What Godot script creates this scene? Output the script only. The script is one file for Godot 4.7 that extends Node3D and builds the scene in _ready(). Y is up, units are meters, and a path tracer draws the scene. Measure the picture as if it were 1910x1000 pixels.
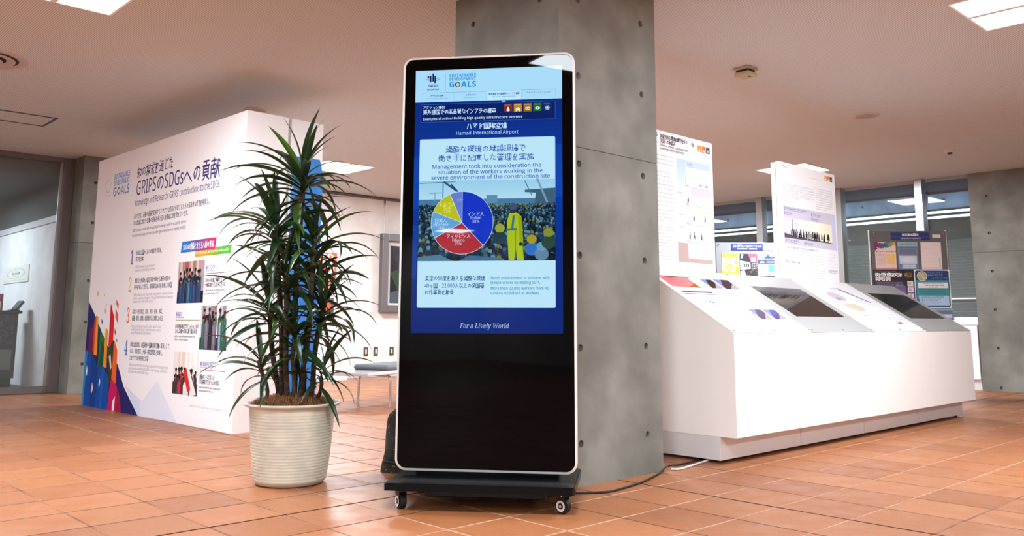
extends Node3D
# An exhibition lobby: a signage kiosk and a potted plant before a concrete column,
# a fabric display wall, a row of sloping display cabinets, terracotta floor.

const CEIL := 2.48
const TILE := 0.305
const TILE_X := 1.1314
const TILE_Z := -4.0128
const EYE := Vector3(0.0, 0.735, 0.0)
const FOCAL := 1597.8

var rng := RandomNumberGenerator.new()
var counts := {}
var M := {}


# ---------------------------------------------------------------- mesh building
class Shape:
	var st := SurfaceTool.new()
	func _init() -> void:
		st.begin(Mesh.PRIMITIVE_TRIANGLES)
	func vert(p: Vector3, n: Vector3, uv := Vector2.ZERO) -> void:
		st.set_normal(n)
		st.set_uv(uv)
		st.add_vertex(p)
	# corners counter-clockwise as seen from outside
	func tri(a: Vector3, b: Vector3, c: Vector3) -> void:
		var n := (b - a).cross(c - a).normalized()
		vert(a, n)
		vert(c, n)
		vert(b, n)
	# a bottom left, b bottom right, c top right, d top left, seen from outside
	func quad(a: Vector3, b: Vector3, c: Vector3, d: Vector3) -> void:
		var n := (b - a).cross(d - a)
		if n.length_squared() < 1e-16:
			n = (c - b).cross(d - b)
		n = n.normalized()
		vert(a, n, Vector2(0, 1))
		vert(c, n, Vector2(1, 0))
		vert(b, n, Vector2(1, 1))
		vert(a, n, Vector2(0, 1))
		vert(d, n, Vector2(0, 0))
		vert(c, n, Vector2(1, 0))
	func box(lo: Vector3, hi: Vector3, e := 0.0, t := Transform3D()) -> void:
		var m := (lo + hi) / 2.0
		var h := (hi - lo) / 2.0
		e = minf(e, minf(h.x, minf(h.y, h.z)) * 0.9)
		var ax := [Vector3.RIGHT, Vector3.UP, Vector3.BACK]
		for k in 3:
			for s in [-1.0, 1.0]:
				var n: Vector3 = ax[k] * s
				var u: Vector3 = ax[(k + 1) % 3]
				var v: Vector3 = ax[(k + 2) % 3] * s
				var c: Vector3 = m + n * h[k]
				var du: Vector3 = u * (h[(k + 1) % 3] - e)
				var dv: Vector3 = v * (h[(k + 2) % 3] - e)
				quad(t * (c - du - dv), t * (c + du - dv), t * (c + du + dv), t * (c - du + dv))
		if e <= 0.0:
			return
		for k in 3:
			var i := (k + 1) % 3
			var j := (k + 2) % 3
			for s in [-1.0, 1.0]:
				for r in [-1.0, 1.0]:
					var p: Vector3 = m + ax[i] * s * h[i] + ax[j] * r * (h[j] - e)
					var q: Vector3 = m + ax[i] * s * (h[i] - e) + ax[j] * r * h[j]
					var w: Vector3 = ax[k] * (h[k] - e)
					if s * r > 0.0:
						quad(t * (p - w), t * (q - w), t * (q + w), t * (p + w))
					else:
						quad(t * (q - w), t * (p - w), t * (p + w), t * (q + w))
		for x in [-1.0, 1.0]:
			for y in [-1.0, 1.0]:
				for z in [-1.0, 1.0]:
					var s := Vector3(x, y, z)
					var a := m + s * (h - Vector3(0, e, e))
					var b := m + s * (h - Vector3(e, 0, e))
					var c := m + s * (h - Vector3(e, e, 0))
					if x * y * z > 0.0:
						tri(t * a, t * b, t * c)
					else:
						tri(t * a, t * c, t * b)
	# rows of points; smooth normals, outside where rows x columns points
	func grid(P: Array, close := false) -> void:
		var nr: int = P.size()
		var nc: int = P[0].size()
		var N := []
		for i in nr:
			var row := []
			for j in nc:
				var i0: int = maxi(i - 1, 0)
				var i1: int = mini(i + 1, nr - 1)
				var j0: int = (j - 1 + nc) % nc if close else maxi(j - 1, 0)
				var j1: int = (j + 1) % nc if close else mini(j + 1, nc - 1)
				if close and j == 0:
					j0 = nc - 2
				if close and j == nc - 1:
					j1 = 1
				var n: Vector3 = (P[i][j1] - P[i][j0]).cross(P[i1][j] - P[i0][j])
				row.append(n.normalized())
			N.append(row)
		for i in nr - 1:
			for j in nc - 1:
				var u0 := float(j) / (nc - 1)
				var u1 := float(j + 1) / (nc - 1)
				var v0 := float(i) / (nr - 1)
				var v1 := float(i + 1) / (nr - 1)
				vert(P[i][j], N[i][j], Vector2(u0, v0))
				vert(P[i + 1][j + 1], N[i + 1][j + 1], Vector2(u1, v1))
				vert(P[i][j + 1], N[i][j + 1], Vector2(u1, v0))
				vert(P[i][j], N[i][j], Vector2(u0, v0))
				vert(P[i + 1][j], N[i + 1][j], Vector2(u0, v1))
				vert(P[i + 1][j + 1], N[i + 1][j + 1], Vector2(u1, v1))
	# profile of (radius, height) turned about the y axis, bottom to top outside
	func lathe(pr: Array, seg := 32, at := Vector3.ZERO) -> void:
		var P := []
		for p in pr:
			var row := []
			for k in seg + 1:
				var a := -TAU * k / seg
				row.append(at + Vector3(cos(a) * p.x, p.y, sin(a) * p.x))
			P.append(row)
		grid(P, true)
	func tube(path: Array, r: float, seg := 8, caps := true) -> void:
		var P := []
		for i in path.size():
			var d: Vector3 = (path[mini(i + 1, path.size() - 1)] - path[maxi(i - 1, 0)]).normalized()
			var u := d.cross(Vector3.UP)
			if u.length() < 0.05:
				u = d.cross(Vector3.RIGHT)
			u = u.normalized()
			var v := u.cross(d)
			var row := []
			for k in seg + 1:
				var a := TAU * k / seg
				row.append(path[i] + (u * cos(a) + v * sin(a)) * r)
			P.append(row)
		grid(P, true)
		if caps:
			for e in [0, path.size() - 1]:
				for k in seg:
					if e == 0:
						tri(path[e], P[e][k + 1], P[e][k])
					else:
						tri(path[e], P[e][k], P[e][k + 1])
	func cyl(a: Vector3, b: Vector3, r: float, seg := 16) -> void:
		var d := (b - a).normalized()
		var u := d.cross(Vector3.UP)
		if u.length() < 0.05:
			u = d.cross(Vector3.RIGHT)
		u = u.normalized()
		var v := u.cross(d)
		var A := []
		var B := []
		for k in seg + 1:
			var g := TAU * k / seg
			A.append(a + (u * cos(g) + v * sin(g)) * r)
			B.append(b + (u * cos(g) + v * sin(g)) * r)
		grid([A, B], true)
		for k in seg:
			tri(a, A[k + 1], A[k])
			tri(b, B[k], B[k + 1])
	# flat polygon (x, y), counter-clockwise, pushed from z0 to z1 (z1 is the front)
	func prism(poly: PackedVector2Array, z0: float, z1: float, t := Transform3D()) -> void:
		var ix := Geometry2D.triangulate_polygon(poly)
		var lo := poly[0]
		var hi := poly[0]
		for p in poly:
			lo = lo.min(p)
			hi = hi.max(p)
		var nf := (t.basis * Vector3.BACK).normalized()
		for k in ix.size() / 3:
			var a := poly[ix[3 * k]]
			var b := poly[ix[3 * k + 1]]
			var c := poly[ix[3 * k + 2]]
			if (b - a).cross(c - a) < 0.0:
				var w := b
				b = c
				c = w
			for p in [a, c, b]:
				vert(t * Vector3(p.x, p.y, z1), nf, Vector2((p.x - lo.x) / (hi.x - lo.x), (hi.y - p.y) / (hi.y - lo.y)))
			for p in [a, b, c]:
				vert(t * Vector3(p.x, p.y, z0), -nf)
		var n := poly.size()
		for k in n:
			var a := poly[k]
			var b := poly[(k + 1) % n]
			quad(t * Vector3(a.x, a.y, z0), t * Vector3(b.x, b.y, z0), t * Vector3(b.x, b.y, z1), t * Vector3(a.x, a.y, z1))
	func mesh() -> ArrayMesh:
		return st.commit()


func round_rect(lo: Vector2, hi: Vector2, r: float, seg := 8) -> PackedVector2Array:
	var out := PackedVector2Array()
	var cs := [Vector2(hi.x - r, lo.y + r), Vector2(hi.x - r, hi.y - r), Vector2(lo.x + r, hi.y - r), Vector2(lo.x + r, lo.y + r)]
	for k in 4:
		for s in seg + 1:
			var a := -PI / 2 + PI / 2 * k + PI / 2 * s / seg
			out.append(cs[k] + Vector2(cos(a), sin(a)) * r)
	return out


# ---------------------------------------------------------------- naming
func numbered(called: String) -> String:
	var n: int = counts.get(called, 0)
	counts[called] = n + 1
	return called if n == 0 else "%s_%03d" % [called, n]


func part(called: String, what, m: Material, parent: Node3D, at := Transform3D()) -> MeshInstance3D:
	var o := MeshInstance3D.new()
	o.name = called
	o.mesh = what.mesh() if what is Shape else what
	o.material_override = m
	o.transform = at
	parent.add_child(o, true)
	return o


func thing(called: String, label: String, category: String, at := Vector3.ZERO, turn := 0.0, group := "") -> Node3D:
	var o := Node3D.new()
	o.name = numbered(called)
	add_child(o)
	o.position = at
	o.rotation.y = turn
	o.set_meta("label", label)
	o.set_meta("category", category)
	if group:
		o.set_meta("group", group)
	return o


func single(called: String, what, m: Material, label: String, category: String, at := Transform3D(), group := "") -> MeshInstance3D:
	var o := part(numbered(called), what, m, self, at)
	o.set_meta("label", label)
	o.set_meta("category", category)
	if group:
		o.set_meta("group", group)
	return o


func setting(called: String, what, m: Material, at := Transform3D()) -> Node3D:
	var o: Node3D
	if what == null:
		o = Node3D.new()
		o.name = called
		o.transform = at
		add_child(o)
	else:
		o = part(called, what, m, self, at)
	o.set_meta("kind", "structure")
	return o


func boxed(lo: Vector3, hi: Vector3, e := 0.0) -> Shape:
	var s := Shape.new()
	s.box(lo, hi, e)
	return s


# ---------------------------------------------------------------- materials
func mat(c: Color, rough := 0.6, metal := 0.0, spec := 0.5) -> StandardMaterial3D:
	var m := StandardMaterial3D.new()
	m.albedo_color = c
	m.roughness = rough
	m.metallic = metal
	m.metallic_specular = spec
	return m


func c8(r: float, g: float, b: float) -> Color:
	return Color(r / 255.0, g / 255.0, b / 255.0)


func noise_tex(freq: float, octaves: int, lo: Color, hi: Color, seed_at: int, size := 512, cells := false, from := 0.2, to := 0.8) -> NoiseTexture2D:
	var n := FastNoiseLite.new()
	n.seed = seed_at
	n.noise_type = FastNoiseLite.TYPE_CELLULAR if cells else FastNoiseLite.TYPE_SIMPLEX_SMOOTH
	n.frequency = freq
	n.fractal_octaves = octaves
	var g := Gradient.new()
	g.offsets = PackedFloat32Array([from, to])
	g.colors = PackedColorArray([lo, hi])
	var t := NoiseTexture2D.new()
	t.width = size
	t.height = size
	t.seamless = true
	t.noise = n
	t.color_ramp = g
	return t


func mottled(c: Color, dark: float, scale: float, rough: float, seed_at: int, bump := 0.0, world := true) -> StandardMaterial3D:
	var m := mat(c, rough)
	m.albedo_texture = noise_tex(0.006, 5, Color(dark, dark, dark), Color.WHITE, seed_at)
	m.uv1_triplanar = true
	m.uv1_world_triplanar = world
	m.uv1_scale = Vector3.ONE * scale
	if bump > 0.0:
		m.heightmap_enabled = true
		m.heightmap_scale = bump
		m.heightmap_texture = noise_tex(0.03, 4, Color.BLACK, Color.WHITE, seed_at + 7)
	return m


func printed(im: Image, rough := 0.5, spec := 0.5) -> StandardMaterial3D:
	var m := mat(Color.WHITE, rough, 0.0, spec)
	m.albedo_texture = ImageTexture.create_from_image(im)
	m.texture_repeat = false
	return m


func glass(tint: Color, alpha := 0.05) -> StandardMaterial3D:
	var m := mat(Color(tint.r, tint.g, tint.b, alpha), 0.02)
	m.transparency = BaseMaterial3D.TRANSPARENCY_ALPHA
	return m


func glowing(c: Color, energy: float) -> StandardMaterial3D:
	var m := mat(c, 0.5)
	m.emission_enabled = true
	m.emission = c
	m.emission_energy_multiplier = energy
	return m


# ---------------------------------------------------------------- camera, light and exposure
const LAMP_TINT := Color(0.93, 0.975, 1.0)
const LAMP_ENERGY := 12.5
const OFFICE_ENERGY := 7.0
const STRIP_ENERGY := 4.0


func _ready() -> void:
	rng.seed = 20240
	view = Camera3D.new()
	view.name = "camera"
	view.projection = Camera3D.PROJECTION_FRUSTUM
	view.near = 0.05
	view.far = 60.0
	view.size = 2.0 * 500.0 / FOCAL * 0.05
	view.frustum_offset = Vector2(955.0 - 957.6, -(500.0 - 370.9)) / FOCAL * 0.05
	view.position = EYE
	view.basis = Basis.from_euler(Vector3(deg_to_rad(8.255), deg_to_rad(-43.596), deg_to_rad(0.202)))
	add_child(view)
	view.current = true
	var env := Environment.new()
	env.background_mode = Environment.BG_COLOR
	env.background_color = c8(4, 6, 12)
	env.tonemap_mode = Environment.TONE_MAPPER_LINEAR
	env.tonemap_exposure = 1.0
	env.sdfgi_enabled = true
	env.ssao_enabled = true
	env.ssil_enabled = true
	var we := WorldEnvironment.new()
	we.name = "surroundings"
	we.environment = env
	add_child(we)
	M.lamp_glow = glowing(LAMP_TINT, 6.0)
	M.office_glow = glowing(Color(0.86, 0.94, 1.0), 3.0)
	M.strip_glow = glowing(Color(0.85, 0.93, 1.0), 3.0)
	make_materials()
	make_shell()
	make_ceiling_things()
	make_kiosk()
	make_display_wall()
	make_cabinets()
	make_plant()
	make_back()
	make_notices()
	make_cords()
	make_beyond()


# ---------------------------------------------------------------- seen by the camera
var view: Camera3D


func on_screen(p: Vector3) -> Vector3:
	var c := view.global_transform.affine_inverse() * p
	if c.z > -0.2:
		return Vector3(-9999, -9999, -1)
	return Vector3(957.6 - FOCAL * c.x / c.z, 370.9 + FOCAL * c.y / c.z, -c.z)


func make_materials() -> void:
	M.tile = mat(Color.WHITE, 0.5)
	M.tile.vertex_color_use_as_albedo = true
	M.tile.albedo_texture = noise_tex(0.05, 6, Color(0.94, 0.93, 0.925), Color.WHITE, 3, 1024, false, 0.1, 0.8)
	M.tile.uv1_triplanar = true
	M.tile.uv1_world_triplanar = true
	M.tile.uv1_scale = Vector3.ONE * 1.1
	M.tile.roughness_texture = noise_tex(0.02, 3, Color(0.75, 0.75, 0.75), Color.WHITE, 4, 256)
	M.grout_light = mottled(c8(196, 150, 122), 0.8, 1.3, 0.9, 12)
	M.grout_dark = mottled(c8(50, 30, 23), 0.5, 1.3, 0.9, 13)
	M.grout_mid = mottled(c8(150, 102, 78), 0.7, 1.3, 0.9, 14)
	M.sealant = mat(c8(26, 20, 18), 1.0, 0.0, 0.1)
	M.bed = mat(c8(120, 84, 68), 0.95)
	M.concrete = mottled(c8(140, 139, 131), 0.88, 0.3, 0.75, 20)
	M.concrete.detail_enabled = true
	M.concrete.detail_blend_mode = BaseMaterial3D.BLEND_MODE_MUL
	M.concrete.detail_albedo = noise_tex(0.009, 7, Color(0.84, 0.835, 0.83), Color.WHITE, 22, 1024, false, 0.15, 0.75)
	M.plug = mat(c8(96, 90, 84), 0.85)
	M.plaster = mottled(c8(236, 230, 226), 0.95, 0.8, 0.8, 30)
	M.white = mat(c8(240, 234, 232), 0.45)
	M.laminate = mat(c8(242, 236, 234), 0.35)
	M.grey_laminate = mat(c8(212, 207, 207), 0.4)
	M.slope_grey = mat(c8(168, 167, 167), 0.18)
	M.alu = mat(c8(172, 168, 166), 0.35, 0.9)
	M.alu_dark = mat(c8(120, 112, 112), 0.45, 0.5)
	M.steel = mat(c8(190, 186, 184), 0.25, 1.0)
	M.chrome = mat(c8(215, 215, 215), 0.1, 1.0)
	M.black = mat(c8(16, 16, 18), 0.5)
	M.rubber = mat(c8(14, 14, 15), 0.65)
	M.base_black = mat(c8(8, 9, 13), 0.22, 0.0, 0.25)
	M.black_glass = mat(c8(2, 2, 3), 0.02, 0.0, 0.21)
	M.dark_monitor = mat(c8(30, 28, 30), 0.05)
	M.pane = glass(Color(0.86, 0.92, 0.9), 0.05)
	M.pane.metallic_specular = 0.32
	M.cord_white = mat(c8(226, 220, 216), 0.5)
	M.fabric_white = mat(c8(238, 233, 234), 0.75)
	M.fabric_white.rim_enabled = true
	M.fabric_white.rim = 0.15
	M.fabric_blue = mottled(c8(36, 126, 206), 0.9, 1.5, 0.7, 33)
	M.pot = mottled(c8(204, 200, 184), 0.88, 2.5, 0.5, 40, 0.0, false)
	M.leaf = mat(c8(25, 48, 24), 0.38)
	M.leaf.backlight_enabled = true
	M.leaf.backlight = Color(0.06, 0.12, 0.03)
	M.leaf_young = mat(c8(52, 84, 28), 0.38)
	M.leaf_young.backlight_enabled = true
	M.leaf_young.backlight = Color(0.16, 0.26, 0.05)
	M.cane = mottled(c8(92, 72, 54), 0.55, 14.0, 0.85, 41, 0.3, false)
	M.coir = mat(c8(146, 100, 60), 0.9)
	M.notice_grey = mat(c8(104, 106, 108), 0.6)
	M.brown_plate = mat(c8(82, 68, 58), 0.4)
	M.charcoal = mat(c8(60, 62, 66), 0.6)
	M.seat_grey = mat(c8(96, 100, 104), 0.55)
	# ceiling board with fine round holes, 12 mm apart
	M.ceiling = mat(c8(216, 217, 217), 0.9)
	var s := Sheet.new(512, 512, Color.WHITE, self, 90)
	for j in 16:
		for i in 16:
			s.oval(16 + i * 32, 16 + j * 32, 8.0, 8.0, c8(120, 108, 100))
	M.ceiling.albedo_texture = ImageTexture.create_from_image(s.im)
	M.ceiling.uv1_triplanar = true
	M.ceiling.uv1_world_triplanar = true
	M.ceiling.uv1_scale = Vector3.ONE * (1.0 / (16 * 0.0125))


# ---------------------------------------------------------------- the hall itself
func make_floor() -> void:
	var floor_node := setting("floor", null, null)
	part("screed", boxed(Vector3(-10.2, -0.2, -10.2), Vector3(10.95, -0.013, 4.2)), M.bed, floor_node)
	var dark := Shape.new()
	var light := Shape.new()
	var seal := Shape.new()
	var middle := Shape.new()
	var i0 := floori((-10.0 - TILE_X) / TILE)
	var i1 := floori((10.65 - TILE_X) / TILE)
	var j0 := floori((-9.94 - TILE_Z) / TILE)
	var j1 := floori((4.0 - TILE_Z) / TILE)
	var g := 0.0034
	for j in range(j0, j1 + 2):
		var z := TILE_Z + j * TILE
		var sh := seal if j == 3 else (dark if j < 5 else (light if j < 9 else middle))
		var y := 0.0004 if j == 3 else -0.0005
		g = 0.0052 if j == 3 else 0.0034
		sh.quad(Vector3(-10, y, z + g), Vector3(10.65, y, z + g), Vector3(10.65, y, z - g), Vector3(-10, y, z - g))
	for i in range(i0, i1 + 2):
		var x := TILE_X + i * TILE
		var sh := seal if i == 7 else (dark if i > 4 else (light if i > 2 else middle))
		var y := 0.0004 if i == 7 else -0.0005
		g = 0.0042 if i == 7 else 0.0034
		sh.quad(Vector3(x - g, y, 4), Vector3(x + g, y, 4), Vector3(x + g, y, -9.94), Vector3(x - g, y, -9.94))
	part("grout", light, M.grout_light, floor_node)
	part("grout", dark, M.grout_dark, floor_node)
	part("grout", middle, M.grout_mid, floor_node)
	part("sealant", seal, M.sealant, floor_node)
	# tiles: the nearest as pieces of their own
	var tints := [Color(0.335, 0.119, 0.044), Color(0.36, 0.131, 0.05), Color(0.312, 0.109, 0.041), Color(0.38, 0.14, 0.056), Color(0.345, 0.124, 0.049)]
	var kinds := []
	for c in tints:
		var sh := Shape.new()
		sh.st.set_color(c)
		tile_shape(sh, Transform3D())
		kinds.append(sh.mesh())
	var all := []
	for i in range(i0, i1 + 1):
		for j in range(j0, j1 + 1):
			var at := Vector3(TILE_X + (i + 0.5) * TILE, 0.0, TILE_Z + (j + 0.5) * TILE)
			var p := on_screen(at)
			var seen := p.z > 0.0 and p.x > -90 and p.x < 2000 and p.y < 1070
			all.append([at.length() if seen else 1000.0 + at.length(), at])
	all.sort_custom(func(a, b): return a[0] < b[0])
	var rest := Shape.new()
	for n in all.size():
		var k := rng.randi() % tints.size()
		var t := Transform3D(Basis.from_euler(Vector3(rng.randf_range(-0.0016, 0.0016), PI / 2 * (rng.randi() % 4), rng.randf_range(-0.0016, 0.0016))), all[n][1])
		if n < 300:
			part("tile", kinds[k], M.tile, floor_node, t)
		else:
			rest.st.set_color(tints[k])
			tile_shape(rest, t)
	var o := part("tile_field", rest, M.tile, floor_node)
	o.set_meta("kind", "stuff")


func tile_shape(s: Shape, t: Transform3D) -> void:
	var a := TILE / 2 - 0.005
	var b := TILE / 2 - 0.0034
	var q := []
	for c in [[-1, 1], [1, 1], [1, -1], [-1, -1]]:
		q.append([t * Vector3(c[0] * a, 0.0, c[1] * a), t * Vector3(c[0] * b, -0.0015, c[1] * b), t * Vector3(c[0] * b, -0.012, c[1] * b)])
	s.quad(q[0][0], q[1][0], q[2][0], q[3][0])
	for k in 4:
		var n: Array = q[(k + 1) % 4]
		s.quad(q[k][1], n[1], n[0], q[k][0])
		s.quad(q[k][2], n[2], n[1], q[k][1])


func drilled(lo: Vector3, hi: Vector3, holes: Array, m: Material, parent: Node3D, called: String) -> void:
	var c := CSGBox3D.new()
	c.name = called
	c.size = hi - lo
	c.position = (lo + hi) / 2
	c.material = m
	parent.add_child(c, true)
	for h in holes:
		var p: Vector3 = h[0]
		var n: Vector3 = h[1]
		var k := CSGCylinder3D.new()
		k.name = "tie_recess"
		k.operation = CSGShape3D.OPERATION_SUBTRACTION
		k.radius = 0.017
		k.height = 0.05
		k.sides = 20
		k.material = m
		k.position = p - c.position
		k.basis = Basis(Quaternion(Vector3.UP, n))
		c.add_child(k, true)
	for h in holes:
		var s := Shape.new()
		s.cyl(h[0] - h[1] * 0.03, h[0] - h[1] * 0.013, 0.0168, 20)
		part("tie_plug", s, M.plug, parent)


func make_shell() -> void:
	make_floor()
	setting("ceiling", boxed(Vector3(-10.2, CEIL, -9.94), Vector3(10.95, CEIL + 0.15, 4.2)), M.ceiling)
	# concrete column
	var col := setting("column", null, null)
	var lows := []
	var ups := []
	for y in [0.19, 0.622, 1.053, 1.491, 1.925, 2.312]:
		for x in [3.008, 3.502]:
			var h := [Vector3(x, y, -2.705), Vector3(0, 0, 1)]
			if y < 1.57:
				lows.append(h)
			else:
				ups.append(h)
		for z in [-2.83, -3.33]:
			var h := [Vector3(2.87, y, z), Vector3(-1, 0, 0)]
			if y < 1.57:
				lows.append(h)
			else:
				ups.append(h)
	drilled(Vector3(2.87, 0.0, -3.476), Vector3(3.625, 1.5705, -2.705), lows, M.concrete, col, "shaft")
	drilled(Vector3(2.87, 1.5735, -3.476), Vector3(3.625, CEIL, -2.705), ups, M.concrete, col, "shaft")
	part("shaft_core", boxed(Vector3(2.874, 1.56, -3.472), Vector3(3.621, 1.58, -2.709)), M.plug, col)
	# concrete wall at the right
	var wr := setting("wall_right", null, null)
	lows = []
	ups = []
	for z in [-3.3, -2.62, -1.94, -1.26]:
		for y in [0.038, 0.473, 0.902, 1.337, 1.772, 2.198]:
			if y < 1.5:
				lows.append([Vector3(10.65, y, z), Vector3(-1, 0, 0)])
			else:
				ups.append([Vector3(10.65, y, z), Vector3(-1, 0, 0)])
	drilled(Vector3(10.65, 0.0, -3.49), Vector3(10.95, 1.553, 4.2), lows, M.concrete, wr, "wall_lift")
	drilled(Vector3(10.65, 1.557, -3.49), Vector3(10.95, CEIL, 4.2), ups, M.concrete, wr, "wall_lift")
	part("wall_core", boxed(Vector3(10.655, 1.54, -3.485), Vector3(10.94, 1.57, 4.19)), M.plug, wr)
	# white wall at the back, a concrete pier and a glazed front beside it
	setting("wall_back", boxed(Vector3(3.6, 0.0, -10.1), Vector3(10.95, CEIL, -9.92)), M.plaster)
	var pier := setting("wall_pier", null, null)
	drilled(Vector3(2.865, 0.0, -10.1), Vector3(3.6, 1.553, -9.6), [[Vector3(2.99, 0.3, -9.6), Vector3(0, 0, 1)], [Vector3(2.99, 0.73, -9.6), Vector3(0, 0, 1)], [Vector3(2.99, 1.16, -9.6), Vector3(0, 0, 1)]], M.concrete, pier, "wall_lift")
	drilled(Vector3(2.865, 1.557, -10.1), Vector3(3.6, CEIL, -9.6), [[Vector3(2.99, 1.77, -9.6), Vector3(0, 0, 1)], [Vector3(2.99, 2.2, -9.6), Vector3(0, 0, 1)]], M.concrete, pier, "wall_lift")
	part("wall_core", boxed(Vector3(2.87, 1.54, -10.09), Vector3(3.59, 1.57, -9.605)), M.plug, pier)
	var baseboard := boxed(Vector3(3.6, 0.0, -9.925), Vector3(10.4, 0.06, -9.908), 0.003)
	setting("baseboard_back", baseboard, M.grey_laminate)
	var gf := setting("window_1", null, null)
	part("jamb", boxed(Vector3(2.762, 0.0, -9.99), Vector3(2.864, CEIL, -9.9), 0.004), M.alu_dark, gf)
	part("jamb", boxed(Vector3(0.8, 0.0, -9.99), Vector3(0.9, CEIL, -9.9), 0.004), M.alu_dark, gf)
	part("head_rail", boxed(Vector3(0.9, 2.432, -9.98), Vector3(2.762, CEIL, -9.905), 0.003), M.alu_dark, gf)
	part("sill_rail", boxed(Vector3(0.9, 0.0, -9.98), Vector3(2.762, 0.07, -9.9), 0.004), M.alu_dark, gf)
	part("pane", boxed(Vector3(0.9, 0.07, -9.946), Vector3(2.762, 2.432, -9.938)), M.pane, gf)
	part("edge_strip", boxed(Vector3(2.735, 0.07, -9.965), Vector3(2.762, 2.432, -9.948)), M.alu, gf)
	setting("wall_back_far", boxed(Vector3(-10.2, 0.0, -10.1), Vector3(0.8, CEIL, -9.92)), M.plaster)
	setting("wall_left", boxed(Vector3(-10.2, 0.0, -9.94), Vector3(-10.0, CEIL, 4.2)), M.plaster)
	setting("wall_front", boxed(Vector3(-10.0, 0.0, 4.0), Vector3(10.65, CEIL, 4.2)), M.plaster)
	# windows along the right, past the concrete wall
	var posts := [-3.49, -4.045, -5.06, -6.2, -7.26, -8.3, -9.3, -9.92]
	for k in 7:
		var a: float = posts[k + 1]
		var b: float = posts[k]
		var w := setting("window_%d" % (k + 2), null, null)
		part("pane", boxed(Vector3(10.70, 0.82, a), Vector3(10.708, CEIL, b)), M.pane, w)
		part("transom", boxed(Vector3(10.665, 1.026, a), Vector3(10.73, 1.042, b), 0.003), M.white, w)
		part("sill", boxed(Vector3(10.65, 0.73, a), Vector3(10.95, 0.82, b), 0.004), M.white, w)
		if k < 6:
			part("mullion", boxed(Vector3(10.61, 0.82, a - 0.047), Vector3(10.745, CEIL, a + 0.047), 0.004), M.alu, w)
	setting("wall_sill", boxed(Vector3(10.75, 0.0, -9.94), Vector3(10.95, 0.73, -3.49)), M.plaster)


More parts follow.
